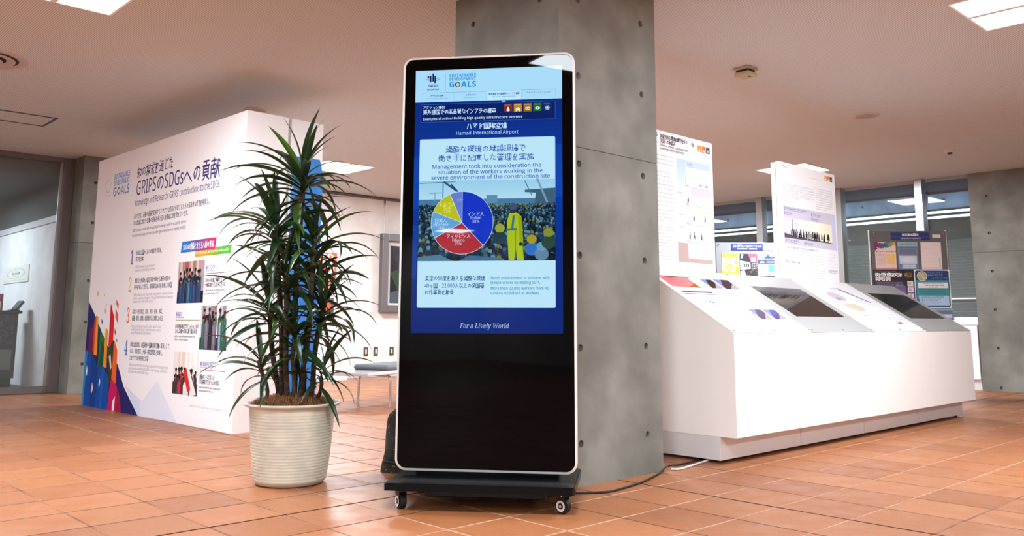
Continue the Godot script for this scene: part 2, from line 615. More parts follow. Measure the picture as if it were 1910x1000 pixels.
func make_ceiling_things() -> void:
	var spots := [[1.27, -4.71, "ceiling light fitting at the top left corner above the white display wall"], [5.14, -1.315, "ceiling light fitting at the top right, nearest to the concrete wall"], [5.15, -8.31, "ceiling light fitting seen just behind the potted plant"], [8.96, -4.775, "ceiling light fitting partly hidden behind the upright white office poster board"], [5.15, -4.79, "ceiling light fitting hidden behind the concrete column"], [9.0, -8.3, "ceiling light fitting at the far corner behind the kiosk"], [1.15, -1.235, "ceiling light fitting mirrored in the kiosk's top right corner"], [5.14, 2.2, "ceiling light fitting behind the viewer on the right"], [1.15, 2.2, "ceiling light fitting right behind the viewer"], [-2.75, -4.75, "ceiling light fitting left of the display wall"], [-2.75, 2.2, "ceiling light fitting behind the viewer on the left"], [-2.75, -1.28, "ceiling light fitting left of the viewer"], [-2.75, -8.3, "ceiling light fitting at the far left along the glazed front"], [-8.9, 2.9, "ceiling light fitting mirrored as two streaks on the kiosk's pie chart"]]
	for q in spots:
		var t := thing("ceiling_light", q[2], "ceiling light", Vector3(q[0], CEIL, q[1]), 0.0, "square ceiling lights")
		var f := Shape.new()
		f.box(Vector3(-0.31, -0.008, -0.31), Vector3(0.31, 0.0, -0.295), 0.002)
		f.box(Vector3(-0.31, -0.008, 0.295), Vector3(0.31, 0.0, 0.31), 0.002)
		f.box(Vector3(-0.31, -0.008, -0.295), Vector3(-0.295, 0.0, 0.295), 0.002)
		f.box(Vector3(0.295, -0.008, -0.295), Vector3(0.31, 0.0, 0.295), 0.002)
		f.box(Vector3(-0.018, -0.008, -0.295), Vector3(0.018, 0.0, 0.295), 0.002)
		part("frame", f, M.white, t)
		for s in [-1, 1]:
			part("diffuser", boxed(Vector3(s * 0.1565 - 0.1385, -0.005, -0.295), Vector3(s * 0.1565 + 0.1385, 0.0, 0.295)), M.lamp_glow, t)
		var l := AreaLight3D.new()
		l.name = "lamp"
		l.area_size = Vector2(0.58, 0.58)
		l.light_color = LAMP_TINT
		l.light_energy = LAMP_ENERGY
		l.area_range = 30.0
		l.shadow_enabled = true
		l.rotation_degrees = Vector3(-90, 0, 0)
		l.position = Vector3(0, -0.014, 0)
		t.add_child(l)
	# other things on the ceiling
	var d := thing("smoke_detector", "small square beige detector on the ceiling right of the column", "detector", Vector3(5.1, CEIL, -3.04))
	part("base", boxed(Vector3(-0.062, -0.018, -0.062), Vector3(0.062, 0.0, 0.062), 0.004), mat(c8(176, 164, 138), 0.6), d)
	part("neck", boxed(Vector3(-0.045, -0.034, -0.045), Vector3(0.045, -0.018, 0.045)), M.black, d)
	part("cover", boxed(Vector3(-0.058, -0.062, -0.058), Vector3(0.058, -0.032, 0.058), 0.008), mat(c8(186, 174, 148), 0.6), d)
	part("indicator", boxed(Vector3(-0.015, -0.064, 0.02), Vector3(0.015, -0.061, 0.034)), M.black, d)
	for q in [[7.02, -3.06, 0.105, "round flat speaker cover in the middle of the ceiling at right"], [3.23, -6.5, 0.1, "round ceiling speaker just above the top corner of the white display wall"]]:
		var sp := thing("ceiling_speaker", q[3], "speaker", Vector3(q[0], CEIL, q[1]))
		var r: float = q[2]
		var s := Shape.new()
		s.lathe([Vector2(r, 0.0), Vector2(r, -0.006), Vector2(r - 0.01, -0.011), Vector2(r - 0.018, -0.008)], 40)
		part("rim", s, mat(c8(196, 184, 176), 0.6), sp)
		s = Shape.new()
		s.cyl(Vector3(0, -0.008, 0), Vector3(0, -0.001, 0), r - 0.016, 40)
		part("grille", s, mat(c8(170, 156, 152), 0.8), sp)
	var hd := thing("heat_detector", "tiny white round detector on the ceiling near the right wall", "detector", Vector3(9.07, CEIL, -3.12))
	var s := Shape.new()
	s.lathe([Vector2(0.05, 0.0), Vector2(0.05, -0.014), Vector2(0.036, -0.022), Vector2(0.0, -0.022)], 24)
	part("body", s, mat(c8(220, 208, 204), 0.5), hd)
	s = Shape.new()
	s.lathe([Vector2(0.026, -0.02), Vector2(0.024, -0.036), Vector2(0.0, -0.04)], 16)
	part("sensor", s, M.charcoal, hd)
	var v := thing("ceiling_vent", "round stepped air vent on the ceiling at the left edge", "vent", Vector3(1.245, CEIL, -6.45))
	for q in [[0.265, 0.004, 0.022], [0.19, 0.012, 0.03], [0.115, 0.02, 0.035]]:
		s = Shape.new()
		s.lathe([Vector2(q[0], -q[1] + 0.004), Vector2(q[0] - 0.004, -q[1] - 0.004), Vector2(q[0] - 0.03, -q[2] * 0.5), Vector2(q[0] - 0.055, -q[2] * 0.15)], 48)
		part("ring", s, mat(c8(190, 176, 168), 0.6), v)
	s = Shape.new()
	s.lathe([Vector2(0.245, -0.001), Vector2(0.0, -0.0012)], 48)
	part("throat", s, mat(c8(64, 56, 54), 0.9), v)
	s = Shape.new()
	s.lathe([Vector2(0.05, -0.012), Vector2(0.045, -0.02), Vector2(0.0, -0.022)], 32)
	part("centre_disc", s, mat(c8(190, 176, 168), 0.6), v)
	var hc := thing("ceiling_hatch", "square access hatch with dark frame on the ceiling at left", "hatch", Vector3(1.915, CEIL, -8.19))
	part("panel", boxed(Vector3(-0.205, -0.003, -0.195), Vector3(0.205, 0.0, 0.195), 0.001), M.ceiling, hc)
	var e := Shape.new()
	e.box(Vector3(-0.228, -0.006, -0.214), Vector3(0.228, 0.0, -0.207))
	e.box(Vector3(-0.228, -0.006, 0.203), Vector3(0.228, 0.0, 0.214))
	e.box(Vector3(-0.228, -0.006, -0.207), Vector3(-0.21, 0.0, 0.203))
	e.box(Vector3(0.21, -0.006, -0.207), Vector3(0.228, 0.0, 0.203))
	part("frame", e, M.charcoal, hc)


# ---------------------------------------------------------------- the kiosk
func make_kiosk() -> void:
	var k := thing("digital_signage_kiosk", "tall black digital signage kiosk with a lit blue screen on casters", "kiosk", Vector3(2.42, 0.0, -2.707), deg_to_rad(-51.35))
	var outer := round_rect(Vector2(-0.378, 0.13), Vector2(0.38, 1.897), 0.045)
	var inner := round_rect(Vector2(-0.369, 0.139), Vector2(0.371, 1.888), 0.038)
	var f := Shape.new()
	var n := outer.size()
	for i in n:
		var a := outer[i]
		var b := outer[(i + 1) % n]
		var c := inner[i]
		var d := inner[(i + 1) % n]
		f.quad(Vector3(a.x, a.y, -0.045), Vector3(b.x, b.y, -0.045), Vector3(b.x, b.y, 0.0), Vector3(a.x, a.y, 0.0))
		f.quad(Vector3(a.x, a.y, 0.0), Vector3(b.x, b.y, 0.0), Vector3(d.x, d.y, 0.004), Vector3(c.x, c.y, 0.004))
		f.quad(Vector3(c.x, c.y, 0.004), Vector3(d.x, d.y, 0.004), Vector3(d.x, d.y, -0.004), Vector3(c.x, c.y, -0.004))
	part("rim", f, mat(c8(226, 224, 224), 0.3, 0.35), k)
	var gl := Shape.new()
	gl.prism(inner, -0.044, 0.0)
	part("front_glass", gl, M.black_glass, k)
	var sc := Shape.new()
	sc.quad(Vector3(-0.322, 0.692, 0.0008), Vector3(0.325, 0.692, 0.0008), Vector3(0.325, 1.838, 0.0008), Vector3(-0.322, 1.838, 0.0008))
	var sm := mat(c8(2, 2, 3), 0.02, 0.0, 0.21)
	sm.emission_enabled = true
	sm.emission_operator = BaseMaterial3D.EMISSION_OP_MULTIPLY
	sm.emission = Color.WHITE
	sm.emission_energy_multiplier = 1.0
	sm.emission_texture = ImageTexture.create_from_image(screen_picture())
	sm.texture_repeat = false
	var scr := part("screen", sc, sm, k)
	scr.set_meta("label", "lit screen with a pie chart and a construction crowd")
	var bk := Shape.new()
	bk.prism(round_rect(Vector2(-0.36, 0.16), Vector2(0.362, 1.88), 0.05), -0.085, -0.04)
	part("rear_housing", bk, M.charcoal, k)
	part("foot_column", boxed(Vector3(-0.3, 0.1, -0.09), Vector3(0.3, 0.2, -0.046), 0.004), M.base_black, k)
	var pl := Shape.new()
	var q := PackedVector2Array([Vector2(-0.366, -0.19), Vector2(0.372, -0.19), Vector2(0.38, -0.17), Vector2(0.38, 0.26), Vector2(0.36, 0.29), Vector2(-0.354, 0.29), Vector2(-0.374, 0.26), Vector2(-0.374, -0.17)])
	pl.prism(q, 0.083, 0.108, Transform3D(Basis(Vector3.RIGHT, Vector3.FORWARD, Vector3.UP), Vector3.ZERO))
	var q2 := PackedVector2Array()
	for p in q:
		q2.append(Vector2(p.x * 0.988 + 0.0, (p.y - 0.05) * 0.985 + 0.05))
	pl.prism(q2, 0.108, 0.112, Transform3D(Basis(Vector3.RIGHT, Vector3.FORWARD, Vector3.UP), Vector3.ZERO))
	part("base_plate", pl, M.base_black, k)
	part("ballast_box", boxed(Vector3(-0.25, 0.028, -0.27), Vector3(0.25, 0.083, 0.0), 0.003), M.black, k)
	for c in [[-0.324, 0.1, -0.95], [0.324, 0.1, -0.55], [-0.324, -0.22, 0.2], [0.324, -0.22, 2.4]]:
		var ca := part("caster", boxed(Vector3(-0.026, 0.078, -0.026), Vector3(0.026, 0.084, 0.026), 0.001), M.steel, k, Transform3D(Basis(Vector3.UP, c[2]), Vector3(c[0], 0, c[1])))
		var fk := Shape.new()
		for sd in [-1, 1]:
			fk.prism(PackedVector2Array([Vector2(-0.024, 0.078), Vector2(0.0, 0.022), Vector2(0.016, 0.022), Vector2(0.024, 0.05), Vector2(0.022, 0.078)]) if sd > 0 else PackedVector2Array([Vector2(-0.024, 0.078), Vector2(0.0, 0.022), Vector2(0.016, 0.022), Vector2(0.024, 0.05), Vector2(0.022, 0.078)]), sd * 0.0155 - 0.0015, sd * 0.0155 + 0.0015)
		fk.box(Vector3(-0.024, 0.062, -0.016), Vector3(0.023, 0.078, 0.016), 0.004)
		part("fork", fk, M.black, ca)
		var wh := Shape.new()
		wh.cyl(Vector3(0.006, 0.03, -0.012), Vector3(0.006, 0.03, 0.012), 0.03, 28)
		part("wheel", wh, M.rubber, ca)
		for sd in [-1, 1]:
			var hub := Shape.new()
			var row := []
			for rr in [0.021, 0.012]:
				var line := []
				for a in 25:
					line.append(Vector3(0.006 + cos(a * TAU / 24) * rr, 0.03 + sin(a * TAU / 24) * rr, sd * 0.0175))
				row.append(line)
			hub.grid(row, true)
			part("hub_ring", hub, M.white, ca)
			var bl := Shape.new()
			bl.cyl(Vector3(0.006, 0.03, sd * 0.012), Vector3(0.006, 0.03, sd * 0.02), 0.006, 12)
			part("axle_bolt", bl, M.chrome, ca)
		for x in [-0.012, 0.012]:
			var bl := Shape.new()
			bl.cyl(Vector3(x, 0.07, 0.014), Vector3(x, 0.07, 0.019), 0.0035, 8)
			part("fork_bolt", bl, M.chrome, ca)


func smooth_path(pts: Array, n := 6) -> Array:
	var c := Curve3D.new()
	for i in pts.size():
		var d: Vector3 = (pts[mini(i + 1, pts.size() - 1)] - pts[maxi(i - 1, 0)]) / 6.0
		c.add_point(pts[i], -d, d)
	var out := []
	var steps := (pts.size() - 1) * n
	for i in steps + 1:
		out.append(c.samplef(float(i) / n))
	return out


func make_cords() -> void:
	var s := Shape.new()
	s.tube(smooth_path([Vector3(2.62, 0.006, -2.72), Vector3(2.8, 0.006, -2.64), Vector3(2.932, 0.006, -2.557), Vector3(3.007, 0.006, -2.529), Vector3(3.137, 0.006, -2.544), Vector3(3.296, 0.006, -2.577), Vector3(3.542, 0.006, -2.665), Vector3(3.688, 0.014, -2.73), Vector3(3.819, 0.006, -2.75), Vector3(3.93, 0.006, -2.76), Vector3(4.12, 0.006, -2.8)]), 0.0048)
	single("power_cord", s, M.rubber, "black power cord on the floor running from the kiosk round the column", "cord")
	s = Shape.new()
	s.tube(smooth_path([Vector3(3.675, 0.006, -2.695), Vector3(3.711, 0.006, -2.668), Vector3(3.846, 0.006, -2.69), Vector3(3.995, 0.006, -2.719), Vector3(4.12, 0.006, -2.74)]), 0.0048)
	single("extension_cord", s, M.cord_white, "short white cord on the floor between column and first cabinet", "cord")


# ---------------------------------------------------------------- the potted plant
func leaf_mesh(up: float, down: float, wide: float, fold: float) -> ArrayMesh:
	var s := Shape.new()
	var L := []
	var n := 11
	var p := Vector2.ZERO
	for i in n + 1:
		var t := float(i) / n
		var a := lerpf(up, down, pow(t, 1.25))
		var w := wide * pow(sin(PI * clampf(0.06 + t * 0.94, 0.0, 1.0)), 0.75) * (1.0 - 0.45 * t)
		if i == n:
			w = 0.0006
		var c := Vector3(p.x, p.y, 0)
		var nrm := Vector3(-sin(a), cos(a), 0)
		L.append([c + Vector3(0, 0, -w / 2) + nrm * w * fold, c + Vector3(0, 0, -w / 4) + nrm * w * fold * 0.4, c, c + Vector3(0, 0, w / 4) + nrm * w * fold * 0.4, c + Vector3(0, 0, w / 2) + nrm * w * fold])
		p += Vector2(cos(a), sin(a)) / n
	s.grid(L)
	return s.mesh()


func make_plant() -> void:
	var pl := thing("potted_dracaena", "tall dracaena with dark strap leaves in a ribbed cream pot", "potted plant", Vector3(2.09, 0.0, -3.69))
	# pot: ribbed wall, rolled rim, open inside
	var pr := [Vector2(0.0, 0.0), Vector2(0.135, 0.0), Vector2(0.152, 0.006), Vector2(0.163, 0.02)]
	for k in 96:
		var t := k / 95.0
		var y := 0.024 + t * 0.316
		var r := 0.1645 + 0.032 * pow(t, 0.8)
		pr.append(Vector2(r + 0.0007 * sin(k * PI / 2.0) * (1.0 if t < 0.94 else 0.0), y))
	for q in [[0.198, 0.345], [0.206, 0.352], [0.2165, 0.354], [0.2205, 0.359], [0.2195, 0.365], [0.213, 0.367], [0.202, 0.364], [0.194, 0.355], [0.19, 0.33], [0.188, 0.3]]:
		pr.append(Vector2(q[0], q[1]))
	var s := Shape.new()
	s.lathe(pr, 72)
	part("pot", s, M.pot, pl)
	s = Shape.new()
	s.lathe([Vector2(0.19, 0.33), Vector2(0.16, 0.368), Vector2(0.1, 0.385), Vector2(0.0, 0.392)], 36)
	part("soil", s, mat(c8(58, 42, 28), 0.95), pl)
	s = Shape.new()
	for k in 4200:
		var a := rng.randf() * TAU
		var r := 0.186 * sqrt(rng.randf())
		var y := 0.352 + 0.04 * (1.0 - pow(r / 0.19, 2.0))
		var p := Vector3(cos(a) * r, y, sin(a) * r)
		var d := Vector3(rng.randf_range(-1, 1), rng.randf_range(-0.1, 0.55), rng.randf_range(-1, 1)).normalized() * rng.randf_range(0.012, 0.036)
		var sd := d.cross(Vector3.UP).normalized() * 0.0008
		var m := p + d * 0.5 + Vector3(0, rng.randf_range(0.0, 0.016), 0)
		s.quad(p - sd, p + sd, m + sd, m - sd)
		s.quad(m - sd, m + sd, p + d + sd, p + d - sd)
	var coir := part("coconut_fibre", s, M.coir, pl)
	coir.set_meta("kind", "stuff")
	var kinds := []
	for q in [[1.4, 0.9], [1.1, 0.4], [0.85, -0.2], [0.6, -0.6], [0.42, -0.9], [0.25, -1.15], [0.0, -1.3], [0.85, -1.2], [-0.4, -1.45]]:
		kinds.append(leaf_mesh(q[0], q[1], 0.128, 0.2))
	# canes: offset to the viewer's right, towards the viewer, height, leaves, leaf length
	var right := Vector3(0.724, 0, 0.69)
	var near := Vector3(-0.69, 0, 0.724)
	var canes := [[0.0, 0.0, 0.0, 0.0, 1.46, 44, 0.35, 0.16], [-0.04, 0.02, -0.1, 0.03, 1.2, 34, 0.36, 0.14], [0.04, 0.03, 0.09, 0.04, 1.13, 32, 0.33, 0.14], [-0.01, 0.06, -0.03, 0.11, 0.98, 30, 0.33, 0.13], [0.03, -0.05, 0.06, -0.08, 0.94, 28, 0.33, 0.13], [-0.07, -0.02, -0.14, -0.02, 0.83, 30, 0.32, 0.13], [0.07, 0.0, 0.13, 0.03, 0.8, 30, 0.32, 0.13], [0.01, 0.07, 0.03, 0.13, 0.7, 28, 0.31, 0.12], [-0.1, 0.04, -0.14, 0.07, 0.56, 18, 0.27, 0.1], [0.11, 0.03, 0.15, 0.05, 0.53, 16, 0.26, 0.1]]
	for c in canes:
		var a: Vector3 = right * c[0] + near * c[1] + Vector3(0, 0.33, 0)
		var b: Vector3 = right * c[2] + near * c[3] + Vector3(0, c[4], 0)
		var path := []
		for i in 9:
			var t := i / 8.0
			path.append(a.lerp(b, t) + Vector3(sin(t * 7.0 + c[4] * 9.0), 0, cos(t * 6.0 + c[4] * 5.0)) * 0.008)
		var st := Shape.new()
		st.tube(path, 0.0125 if c[4] > 0.7 else 0.0095, 10)
		var cane := part("cane", st, M.cane, pl)
		var n: int = c[5]
		for k in n:
			var t := float(k) / n
			# the youngest leaves stand up at the tip, the oldest hang lower on the stem
			var droop := clampi(int(t * 7.6 + 0.9 + rng.randf_range(-1.2, 1.0)), 0, 8)
			var y0 := 1.0 - float(c[7]) * t / (float(c[4]) - 0.33)
			var at: Vector3 = a.lerp(b, clampf(y0, 0.1, 1.0)) + Vector3(0, 0.012 * (1.0 - t), 0)
			var az := k * 2.399 + rng.randf_range(-0.35, 0.35)
			var ln: float = c[6] * rng.randf_range(0.7, 1.18) * (0.8 if t < 0.12 else 1.0)
			var bs := Basis(Vector3.UP, az) * Basis(Vector3.RIGHT, rng.randf_range(-0.35, 0.35))
			part("leaf", kinds[droop], M.leaf_young if rng.randf() < 0.07 else M.leaf, cane, Transform3D(bs.scaled_local(Vector3(ln, ln, ln * rng.randf_range(0.85, 1.1))), at))


# ---------------------------------------------------------------- the display wall
func make_display_wall() -> void:
	var a := Vector3(2.61, 0, -8.315)
	var b := Vector3(2.682, 0, -5.515)
	var turn := atan2(-(b - a).z, (b - a).x)
	var w := thing("display_wall", "large white fabric display wall printed with coloured towers and text", "display wall", a, turn)
	# local x runs along the printed face, local -z is the printed side? the face looks towards local +z
	var L := (b - a).length()
	var H := 2.205
	# front cloth, slightly slack towards the floor
	var P := []
	for j in 25:
		var row := []
		var v := j / 24.0
		for i in 41:
			var u := i / 40.0
			var bulge := 0.004 * sin(u * 17.0 + v * 3.0) * (1.0 - v) + 0.003 * sin(u * 41.0 + 1.0) * pow(1.0 - v, 3.0)
			row.append(Vector3(u * L, H * (1.0 - v) + (0.006 * sin(u * 23.0) * 0.3 if j == 24 else 0.0), bulge * v * 1.4))
		P.append(row)
	var s := Shape.new()
	s.grid(P)
	var fm := printed(wall_picture(), 0.7, 0.3)
	part("printed_cloth", s, fm, w)
	# end face towards the viewer: cloth returns, in two widths with a gap between
	var e0 := Vector3(L, 0, 0)
	var P2 := []
	for j in 25:
		var row := []
		var v := j / 24.0
		for i in 13:
			var u := i / 12.0
			row.append(Vector3(L + 0.006 * sin(u * 9.0 + 8.0 * v) * v * sin(u * PI), H * (1.0 - v), -u * 0.325))
		P2.append(row)
	s = Shape.new()
	s.grid(P2)
	part("end_cloth", s, M.fabric_white, w)
	part("end_post", boxed(Vector3(L - 0.04, 0.02, -0.36), Vector3(L - 0.015, H - 0.01, -0.325)), M.grey_laminate, w)
	part("end_panel", boxed(Vector3(L - 0.03, 0.0, -0.62), Vector3(L - 0.002, H, -0.355), 0.004), M.fabric_white, w)
	var P3 := []
	for j in 21:
		var row := []
		var v := j / 20.0
		for i in 11:
			var u := i / 10.0
			var inset := 0.05 * clampf((0.05 - v) / 0.05, 0.0, 1.0)
			row.append(Vector3(L + 0.004 + 0.006 * sin(u * 6.0 + v * 11.0) * sin(u * PI), 1.93 * (1.0 - v), -0.36 - inset * 0.4 - u * (0.262 - inset)))
		P3.append(row)
	s = Shape.new()
	s.grid(P3)
	var bl := part("blue_cloth", s, M.fabric_blue, w)
	bl.set_meta("label", "plain blue cloth strip on the end of the display wall")
	part("back_cloth", boxed(Vector3(0.0, 0.0, -0.62), Vector3(L - 0.03, H, -0.6)), M.fabric_white, w)
	part("top_bar", boxed(Vector3(0.0, H - 0.03, -0.6), Vector3(L - 0.05, H - 0.002, -0.01)), M.fabric_white, w)
	part("far_end_cloth", boxed(Vector3(0.0, 0.0, -0.6), Vector3(0.015, H, -0.004)), M.fabric_white, w)
	part("foot_bar", boxed(Vector3(0.02, 0.0, -0.05), Vector3(L - 0.02, 0.02, -0.012)), M.black, w)


# ---------------------------------------------------------------- the sloping cabinets and their boards
func make_cabinets() -> void:
	var edges := [4.03, 4.893, 5.75, 6.63, 7.54]
	var names := ["white sloping display cabinet with a printed top, nearest to the column", "white sloping display cabinet with a dark monitor, second from the column", "white sloping display cabinet with a pale printed top, third from the column", "white sloping display cabinet with a dark monitor at the far right end"]
	var side := Transform3D(Basis(Vector3(0, 0, 1), Vector3(0, 1, 0), Vector3(-1, 0, 0)), Vector3.ZERO)
	for k in 4:
		var xa: float = edges[k] + 0.0012
		var xb: float = edges[k + 1] - 0.0012
		var h := (xb - xa) / 2
		var c := thing("display_cabinet", names[k], "display cabinet", Vector3((xa + xb) / 2, 0, -2.85), 0.0, "sloping display cabinets in a row")
		var s := Shape.new()
		s.prism(PackedVector2Array([Vector2(-0.35, 0.14), Vector2(0.318, 0.14), Vector2(0.32, 0.142), Vector2(0.32, 0.679), Vector2(0.3185, 0.681), Vector2(-0.29, 1.06), Vector2(-0.35, 1.06)]), -h, h, side)
		part("body", s, M.laminate, c)
		part("plinth", boxed(Vector3(-h + 0.0015, 0.016, -0.33), Vector3(h - 0.0015, 0.14, 0.215), 0.0015), M.grey_laminate, c)
		for x in [-h + 0.05, h - 0.05]:
			for z in [-0.28, 0.17]:
				var ft := Shape.new()
				ft.cyl(Vector3(x, 0.0, z), Vector3(x, 0.015, z), 0.018, 12)
				part("foot", ft, M.black, c)
		# the sloping top: x along the row, y up the slope, z outwards
		var v := Vector3(0, 0.379, -0.6085).normalized()
		var t := Transform3D(Basis(Vector3.RIGHT, v, Vector3.RIGHT.cross(v)), Vector3(0, 0.681, 0.3185))
		s = Shape.new()
		s.box(Vector3(-h + 0.001, 0.003, 0.0002), Vector3(h - 0.001, 0.712, 0.006), 0.001)
		var top := part("sloping_top", s, M.slope_grey if k % 2 else M.laminate, c, t)
		if k % 2 == 0:
			s = Shape.new()
			s.quad(Vector3(-h + 0.002, 0.006, 0.0065), Vector3(h - 0.002, 0.006, 0.0065), Vector3(h - 0.002, 0.709, 0.0065), Vector3(-h + 0.002, 0.709, 0.0065))
			part("printed_sheet", s, printed(slope_print(k / 2), 0.09), top)
		else:
			s = Shape.new()
			s.box(Vector3(-h + 0.1, 0.182, 0.003), Vector3(h - 0.1, 0.556, 0.0068), 0.0005)
			part("monitor", s, M.dark_monitor, top)
		for x in [-h + 0.02, 0.0, h - 0.02]:
			for y in [0.02, 0.695]:
				var sc := Shape.new()
				sc.cyl(Vector3(x, y, 0.004), Vector3(x, y, 0.012), 0.0065, 12)
				part("screw", sc, M.chrome, top)
	for q in [[4.03, 4.86, 0, "white poster board with a building section drawing, above the nearest cabinet"], [5.737, 6.617, 1, "white poster board with an office picture, above the third cabinet"]]:
		var w: float = q[1] - q[0]
		var bd := thing("poster_board", q[3], "poster board", Vector3((q[0] + q[1]) / 2, 1.06, -3.17))
		part("front_panel", boxed(Vector3(-w / 2, 0.0, -0.03), Vector3(w / 2, 0.875, -0.001), 0.002), M.laminate, bd)
		part("back_panel", boxed(Vector3(-w / 2 + 0.002, 0.0, -0.07), Vector3(w / 2 - 0.002, 0.87, -0.033), 0.002), M.laminate, bd)
		var s := Shape.new()
		s.quad(Vector3(-w / 2 + 0.002, 0.012, 0.0), Vector3(w / 2 - 0.002, 0.012, 0.0), Vector3(w / 2 - 0.002, 0.874, 0.0), Vector3(-w / 2 + 0.002, 0.874, 0.0))
		part("printed_sheet", s, printed(board_building() if q[2] == 0 else board_office(), 0.08), bd)
		for x in [-0.2, 0.2]:
			var sc := Shape.new()
			sc.cyl(Vector3(x, 0.006, -0.003), Vector3(x, 0.006, 0.004), 0.005, 10)
			part("screw", sc, M.chrome, bd)


# ---------------------------------------------------------------- notice boards and their papers
func make_notices() -> void:
	var fwd := Vector3(0.69, 0, -0.724)
	var right := Vector3(0.724, 0, 0.69)
	var turn := atan2(-fwd.x, -fwd.z)
	var sets := [
		[10.4, 2.44, 3.34, "pale grey notice board with three flyers, seen between the two poster boards", [
			["paper_sheet", 2.53, 2.735, 1.325, 1.588, "yellow flyer with green lines pinned to the pale notice board", 3],
			["paper_sheet", 2.75, 2.955, 1.32, 1.578, "black and red flyer pinned to the pale notice board", 4],
			["paper_sheet", 2.967, 3.17, 1.31, 1.578, "white flyer with mountains and a green label, pinned to pale notice board", 5],
			["name_plate", 2.648, 3.03, 1.62, 1.7, "blue title plate on the pale grey notice board", 10],
			["name_plate", 3.065, 3.17, 1.625, 1.68, "blank white card beside the title plate on the pale notice board", 12]]],
		[9.0, 3.745, 4.574, "dark grey notice board with five papers, behind the last cabinets", [
			["paper_sheet", 3.8, 4.02, 1.308, 1.592, "flyer with a rainbow swirl on the dark notice board", 0],
			["paper_sheet", 4.038, 4.25, 1.308, 1.592, "blue-grey flyer in the middle of the dark notice board", 1],
			["paper_sheet", 4.283, 4.497, 1.308, 1.593, "pale pinkish letter at the right of the dark notice board", 2],
			["poster", 3.768, 4.191, 0.88, 1.304, "dark purple poster with white Japanese lettering on the dark notice board", 20],
			["poster", 4.195, 4.569, 0.905, 1.306, "teal poster with a round picture on the dark notice board", 21],
			["paper_sheet", 4.3, 4.585, 0.78, 0.9, "light blue sheet under the teal poster", 1],
			["name_plate", 3.975, 4.385, 1.615, 1.695, "navy title plate on top of the dark notice board", 11],
			["name_plate", 4.415, 4.5, 1.64, 1.675, "small white card beside the navy title plate", 12]]]]
	var made := {}
	for b in sets:
		var mid: float = (b[1] + b[2]) / 2
		var w: float = b[2] - b[1]
		var at: Vector3 = fwd * b[0] + right * mid
		var n := thing("notice_board", b[3], "notice board", at, turn)
		var pale: bool = b[0] > 10.0
		part("panel", boxed(Vector3(-w / 2 + 0.02, 0.7, -0.02), Vector3(w / 2 - 0.005, 1.715, 0.0), 0.003), mat(c8(128, 130, 136), 0.6) if pale else M.notice_grey, n)
		for s in [-1, 1]:
			var x: float = s * (w / 2 - 0.008)
			var po := Shape.new()
			po.cyl(Vector3(x, 0.02, -0.01), Vector3(x, 1.72, -0.01), 0.011, 14)
			part("post", po, M.alu, n)
			part("foot", boxed(Vector3(x - 0.02, 0.0, -0.22), Vector3(x + 0.02, 0.025, 0.2), 0.004), M.alu, n)
			var cl := Shape.new()
			cl.cyl(Vector3(x - s * 0.045, 1.69, 0.0), Vector3(x - s * 0.045, 1.69, 0.012), 0.009, 12)
			part("clip", cl, M.chrome, n)
		for p in b[4]:
			var sh := Shape.new()
			var pw: float = p[2] - p[1]
			var ph: float = p[4] - p[3]
			var nodes := []
			for j in 5:
				var row := []
				for i in 4:
					row.append(Vector3((i / 3.0 - 0.5) * pw, ph * (1.0 - j / 4.0), 0.004 + (0.004 if p[0] != "name_plate" else 0.0) * pow(j / 4.0, 3.0) * (0.5 + 0.5 * sin(i * 2.0 + p[1]))))
				nodes.append(row)
			sh.grid(nodes)
			if p[0] == "name_plate":
				sh.box(Vector3(-pw / 2, 0.0, 0.0), Vector3(pw / 2, ph, 0.0035))
			var kind: int = p[6]
			if not made.has(kind):
				var m: Material
				match kind:
					10: m = printed(header("シンポジウム・セミナー", "SYMPOSIUM・SEMINARS", 1), 0.4)
					11: m = printed(header("研究助成関係", "RESEARCH GRANTS", 0), 0.4)
					12: m = mat(c8(236, 226, 226), 0.6)
					20: m = printed(wide_paper(0), 0.4)
					21: m = printed(wide_paper(1), 0.4)
					_: m = printed(paper(kind), 0.5)
				made[kind] = m
			var o: Vector3 = fwd * (b[0] - 0.0015) + right * ((p[1] + p[2]) / 2) + Vector3(0, p[3], 0)
			single(p[0], sh, made[kind], p[5], {"paper_sheet": "flyer", "poster": "poster", "name_plate": "sign"}[p[0]], Transform3D(Basis(Vector3.UP, turn), o))


